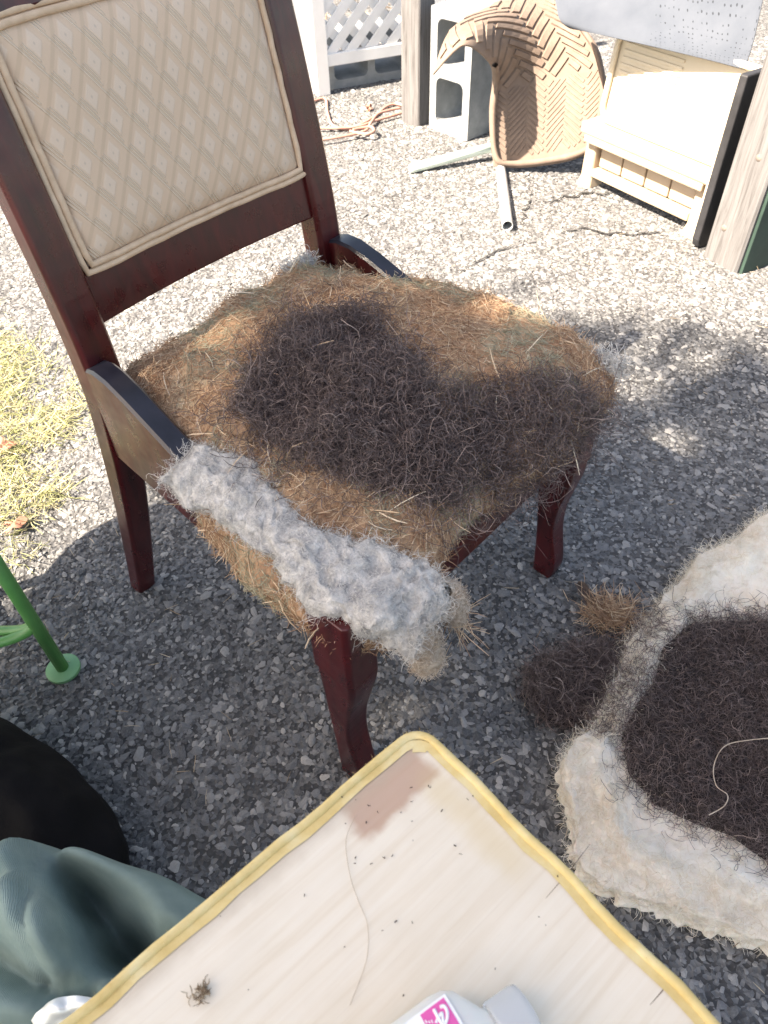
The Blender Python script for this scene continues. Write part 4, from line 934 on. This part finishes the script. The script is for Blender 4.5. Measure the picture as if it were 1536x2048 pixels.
for i in range(11): box('rib', (lx0 + (lx1 - lx0) * .27, .0185, .035 + i * .018), ((lx1 - lx0) * .42, .005, .008), 'cream_plastic', lid, .0015)
# grey perforated sheet over the top
gp_ = [[(1100, -60, 2.60), (1180, -50, 2.55), (1290, -40, 2.46), (1400, -30, 2.36), (1530, -20, 2.26)], [(1112, 10, 2.52), (1180, 20, 2.47), (1290, 40, 2.38), (1400, 60, 2.27), (1508, 80, 2.17)], [(1120, 40, 2.49), (1180, 54, 2.44), (1290, 78, 2.34), (1400, 102, 2.23), (1494, 126, 2.14)], [(1140, 55, 2.48), (1185, 66, 2.43), (1290, 90, 2.33), (1400, 116, 2.22), (1492, 140, 2.13)]]
o, _ = grid_surface('perforated_sheet', [[Y(*p) for p in r] for r in gp_], 'grey_sheet', None, 8, .006)
tag(o, 'blue grey perforated rubber sheet draped over the cream lid', 'rubber sheet')
# dark sheet between lid and post
bs = G(1398, 505); bs = bs - db * .036; dk = empty('black_sheet', (bs[0], bs[1], 0), bz, 'black rubber sheet standing on edge against the square post', 'rubber sheet')
loft('sheet_body', [[(x, p[1], p[2]) for p in [(0, -.0 + a, b) for a, b in [(.03, .0), (.30, .0), (.30, .46), (.0, .46), (0, .03), (.008, .009)]]] for x in (.0, .024)], 'black_rubber', dk, False, .004)
loft('pale_edge', [[(x, a, b) for a, b in [(.028, .012), (.30, .012), (.30, .44), (.006, .44), (.006, .035), (.012, .02)]] for x in (-.007, -.0015)], 'cream_plastic', dk)
# tubes
ta = G(1015, 452, .018); tb_ = Y(1000, 325, 2.66)
stp = empty('steel_tube', (ta[0], ta[1], 0), 0, 'open ended galvanised steel tube leaning out below the tan mat', 'tube'); e1 = ta - [ta[0], ta[1], 0]; e2 = tb_ - [ta[0], ta[1], 0]
e2 = e1 + (e2 - e1) * 1.5
def hollow(name, a, b, r, wall, m, par, n=24):
    a, b = Vector(a), Vector(b); V1, F1 = tube_vf([a, b], r, n, False); V2, F2 = tube_vf([a, b], r - wall, n, False); k = len(V1)
    F = F1 + [tuple(x + k for x in f[::-1]) for f in F2]
    for base_ in (0, n):
        for j in range(n): q = (base_ + j, base_ + (j + 1) % n, k + base_ + (j + 1) % n, k + base_ + j); F.append(q[::-1] if base_ == 0 else q)
    o = mesh(name, V1 + V2, F, m, par, True); o.modifiers.new('split', 'EDGE_SPLIT').split_angle = R(40); return o
hollow('tube_body', e1, e2, .0165, .002, 'steel', stp)
m0 = G(818, 338, .016); m1 = Y(1000, 290, 2.72); m1 = m0 + (m1 - m0) * 1.15
mt = empty('pale_green_tube', (m0[0], m0[1], 0), 0, 'pale green painted metal tube lying on the sunlit asphalt', 'tube')
a_, b_ = m0 - [m0[0], m0[1], 0], m1 - [m0[0], m0[1], 0]
tube('tube_body', [a_ + unit(b_ - a_) * s for s in (0, .004, .012)] + [b_], [.008, .0135, .016, .016], 'mint', mt, 16)
# cord
cordp = [[(560, 250), (600, 215), (640, 198), (652, 200), (655, 225), (665, 250), (690, 258), (720, 250), (750, 232), (770, 215), (790, 208), (815, 214), (835, 225), (850, 215), (870, 205)],
         [(560, 262), (620, 257), (680, 256), (720, 252), (755, 240), (790, 230), (830, 218), (860, 212)],
         [(560, 290), (640, 280), (690, 272), (730, 262), (742, 245), (756, 228), (780, 220), (800, 216)],
         [(700, 262), (715, 266), (735, 268), (748, 262), (742, 254), (722, 256), (706, 260)]]
cordT = empty('extension_cord', (*G(720, 255)[:2], 0), 0, 'faded red extension cord tangled on the asphalt by the lattice', 'cord'); cl0 = np.array(cordT.location)
for i, c_ in enumerate(cordp):
    pts = [G(*p, .0085 + .006 * i) - cl0 for p in c_]; tube('cord_run', catmull(pts, 8), .0055, 'cord', cordT, 8)
# tan floor mat draped over block corner
MC = [
 [(988, 333, 2.60), (1035, 336, 2.60), (1090, 331, 2.585), (1145, 320, 2.565), (1196, 296, 2.56)],
 [(980, 275, 2.64), (1035, 270, 2.645), (1092, 262, 2.635), (1150, 248, 2.61), (1205, 232, 2.585)],
 [(979, 215, 2.67), (1037, 206, 2.69), (1096, 196, 2.68), (1156, 182, 2.655), (1212, 168, 2.62)],
 [(985, 158, 2.68), (1035, 140, 2.72), (1094, 124, 2.73), (1152, 112, 2.71), (1198, 100, 2.67)],
 [(975, 122, 2.58), (1008, 84, 2.66), (1066, 66, 2.76), (1126, 60, 2.77), (1168, 55, 2.73)],
 [(925, 92, 2.50), (968, 50, 2.62), (1030, 25, 2.80), (1092, 15, 2.86), (1130, 18, 2.82)],
 [(866, 150, 2.48), (900, 62, 2.60), (975, 15, 2.84), (1050, -15, 2.98), (1100, -15, 2.94)],
]
mp = [[Y(*p) for p in r] for r in MC]
mo = np.array([mp[0][2][0], mp[0][2][1], 0]); matE = empty('floor_mat', mo, 0, 'tan ribbed rubber floor mat draped over the upright concrete block', 'floor mat')
MA = np.array(mp) - mo
sheet, MG = grid_surface('mat_sheet', MA, 'tan_rubber', matE, 10, .006)
nc, nr = MG.shape[:2]
def mpos(s, t_, h=0.0):          # s 0..1 left-right, t 0..1 bottom-top, h above the face
    def at(s, t_):
        x, y = np.clip(s, 0, 1) * (nc - 1), np.clip(t_, 0, 1) * (nr - 1); i, j = min(int(x), nc - 2), min(int(y), nr - 2); fx, fy = x - i, y - j
        return (MG[i, j] * (1 - fx) + MG[i + 1, j] * fx) * (1 - fy) + (MG[i, j + 1] * (1 - fx) + MG[i + 1, j + 1] * fx) * fy
    p = at(s, t_)
    if h:
        n = np.cross(at(s + .02, t_) - at(s - .02, t_), at(s, t_ + .02) - at(s, t_ - .02)); n = unit(n)
        if n[1] > 0 and abs(n[2]) < .8: n = -n
        if abs(n[2]) >= .8 and n[2] < 0: n = -n
        p = p + n * h
    return p
def mat_rib(s0, t0, s1, t1, w, h=.007, n=5, name='rib'):
    d_ = np.array([s1 - s0, (t1 - t0) * 1.7]); d_ = d_ / np.linalg.norm(d_); nn = np.array([-d_[1], d_[0] / 1.7]) * w / 2; V = []; F = []
    for i in range(n):
        k = i / (n - 1); c_ = np.array([s0 + (s1 - s0) * k, t0 + (t1 - t0) * k])
        for sgn, hh in ((-1, .002), (-.75, h), (.75, h), (1, .002)): q = c_ + nn * sgn; V.append(tuple(mpos(q[0], q[1], hh)))
    for i in range(n - 1):
        for j in range(3): F.append((i * 4 + j, i * 4 + j + 1, (i + 1) * 4 + j + 1, (i + 1) * 4 + j))
    F += [(0, 1, 2, 3), tuple((n - 1) * 4 + j for j in (3, 2, 1, 0))]
    mesh(name, V, F, 'tan_rubber', matE)
# rim round the lower part
rimp = [(.04, .62), (.03, .4), (.03, .2), (.03, .10), (.06, .045), (.14, .03), (.35, .03), (.6, .03), (.85, .03), (.93, .05), (.965, .11), (.97, .25), (.97, .45), (.97, .6), (.97, .75), (.97, .9)]
rp_ = np.array(catmull([np.array(p) for p in rimp], 4)); tg_ = unit(np.gradient(rp_, axis=0) * [1, 1.7]); V = []; F = []
for (a_, b_), (tx, ty) in zip(rp_, tg_):
    for w_, h_ in ((-.5, .002), (-.36, .018), (.36, .018), (.5, .002)): V.append(tuple(mpos(a_ - ty * w_ * .075, b_ + tx * w_ * .075 / 1.7, h_)))
for i in range(len(rp_) - 1):
    for j in range(3): F.append((i * 4 + j, i * 4 + j + 1, (i + 1) * 4 + j + 1, (i + 1) * 4 + j))
mesh('rim', V, F, 'tan_rubber', matE, True)
def herring(w, L, t0, t1, h, s0=.085, s1=.925):
    c_, n_ = math.sqrt(.5), int(3.2 / min(w, L))
    def emit(cx_, cy_, dx_, dy_):                      # bar centre and half vector in the rotated frame
        pts = []
        for k in range(25):
            f = -1 + k / 12; a_, b_ = cx_ + dx_ * f, cy_ + dy_ * f; x, y = (a_ - b_) * c_ + .5, (a_ + b_) * c_ / 1.7 + .5
            pts.append((x, y, s0 < x < s1 and t0 < y < t1))
        ins = [p for p in pts if p[2]]
        if len(ins) > 7: mat_rib(ins[0][0], ins[0][1], ins[-1][0], ins[-1][1], w * .80, h)
    for i in range(-40, 41):
        for j in range(-6, 7):
            ox, oy = i * w + j * L, i * w - j * L
            if abs(ox) > 1.6 or abs(oy) > 1.6: continue
            g_ = .44 * L
            emit(ox + L / 2, oy + w / 2, g_, 0); emit(ox + L + w / 2, oy + w - L / 2, 0, g_)
herring(.072, .29, .43, .985, .0085)
herring(.038, .23, .075, .415, .0055)
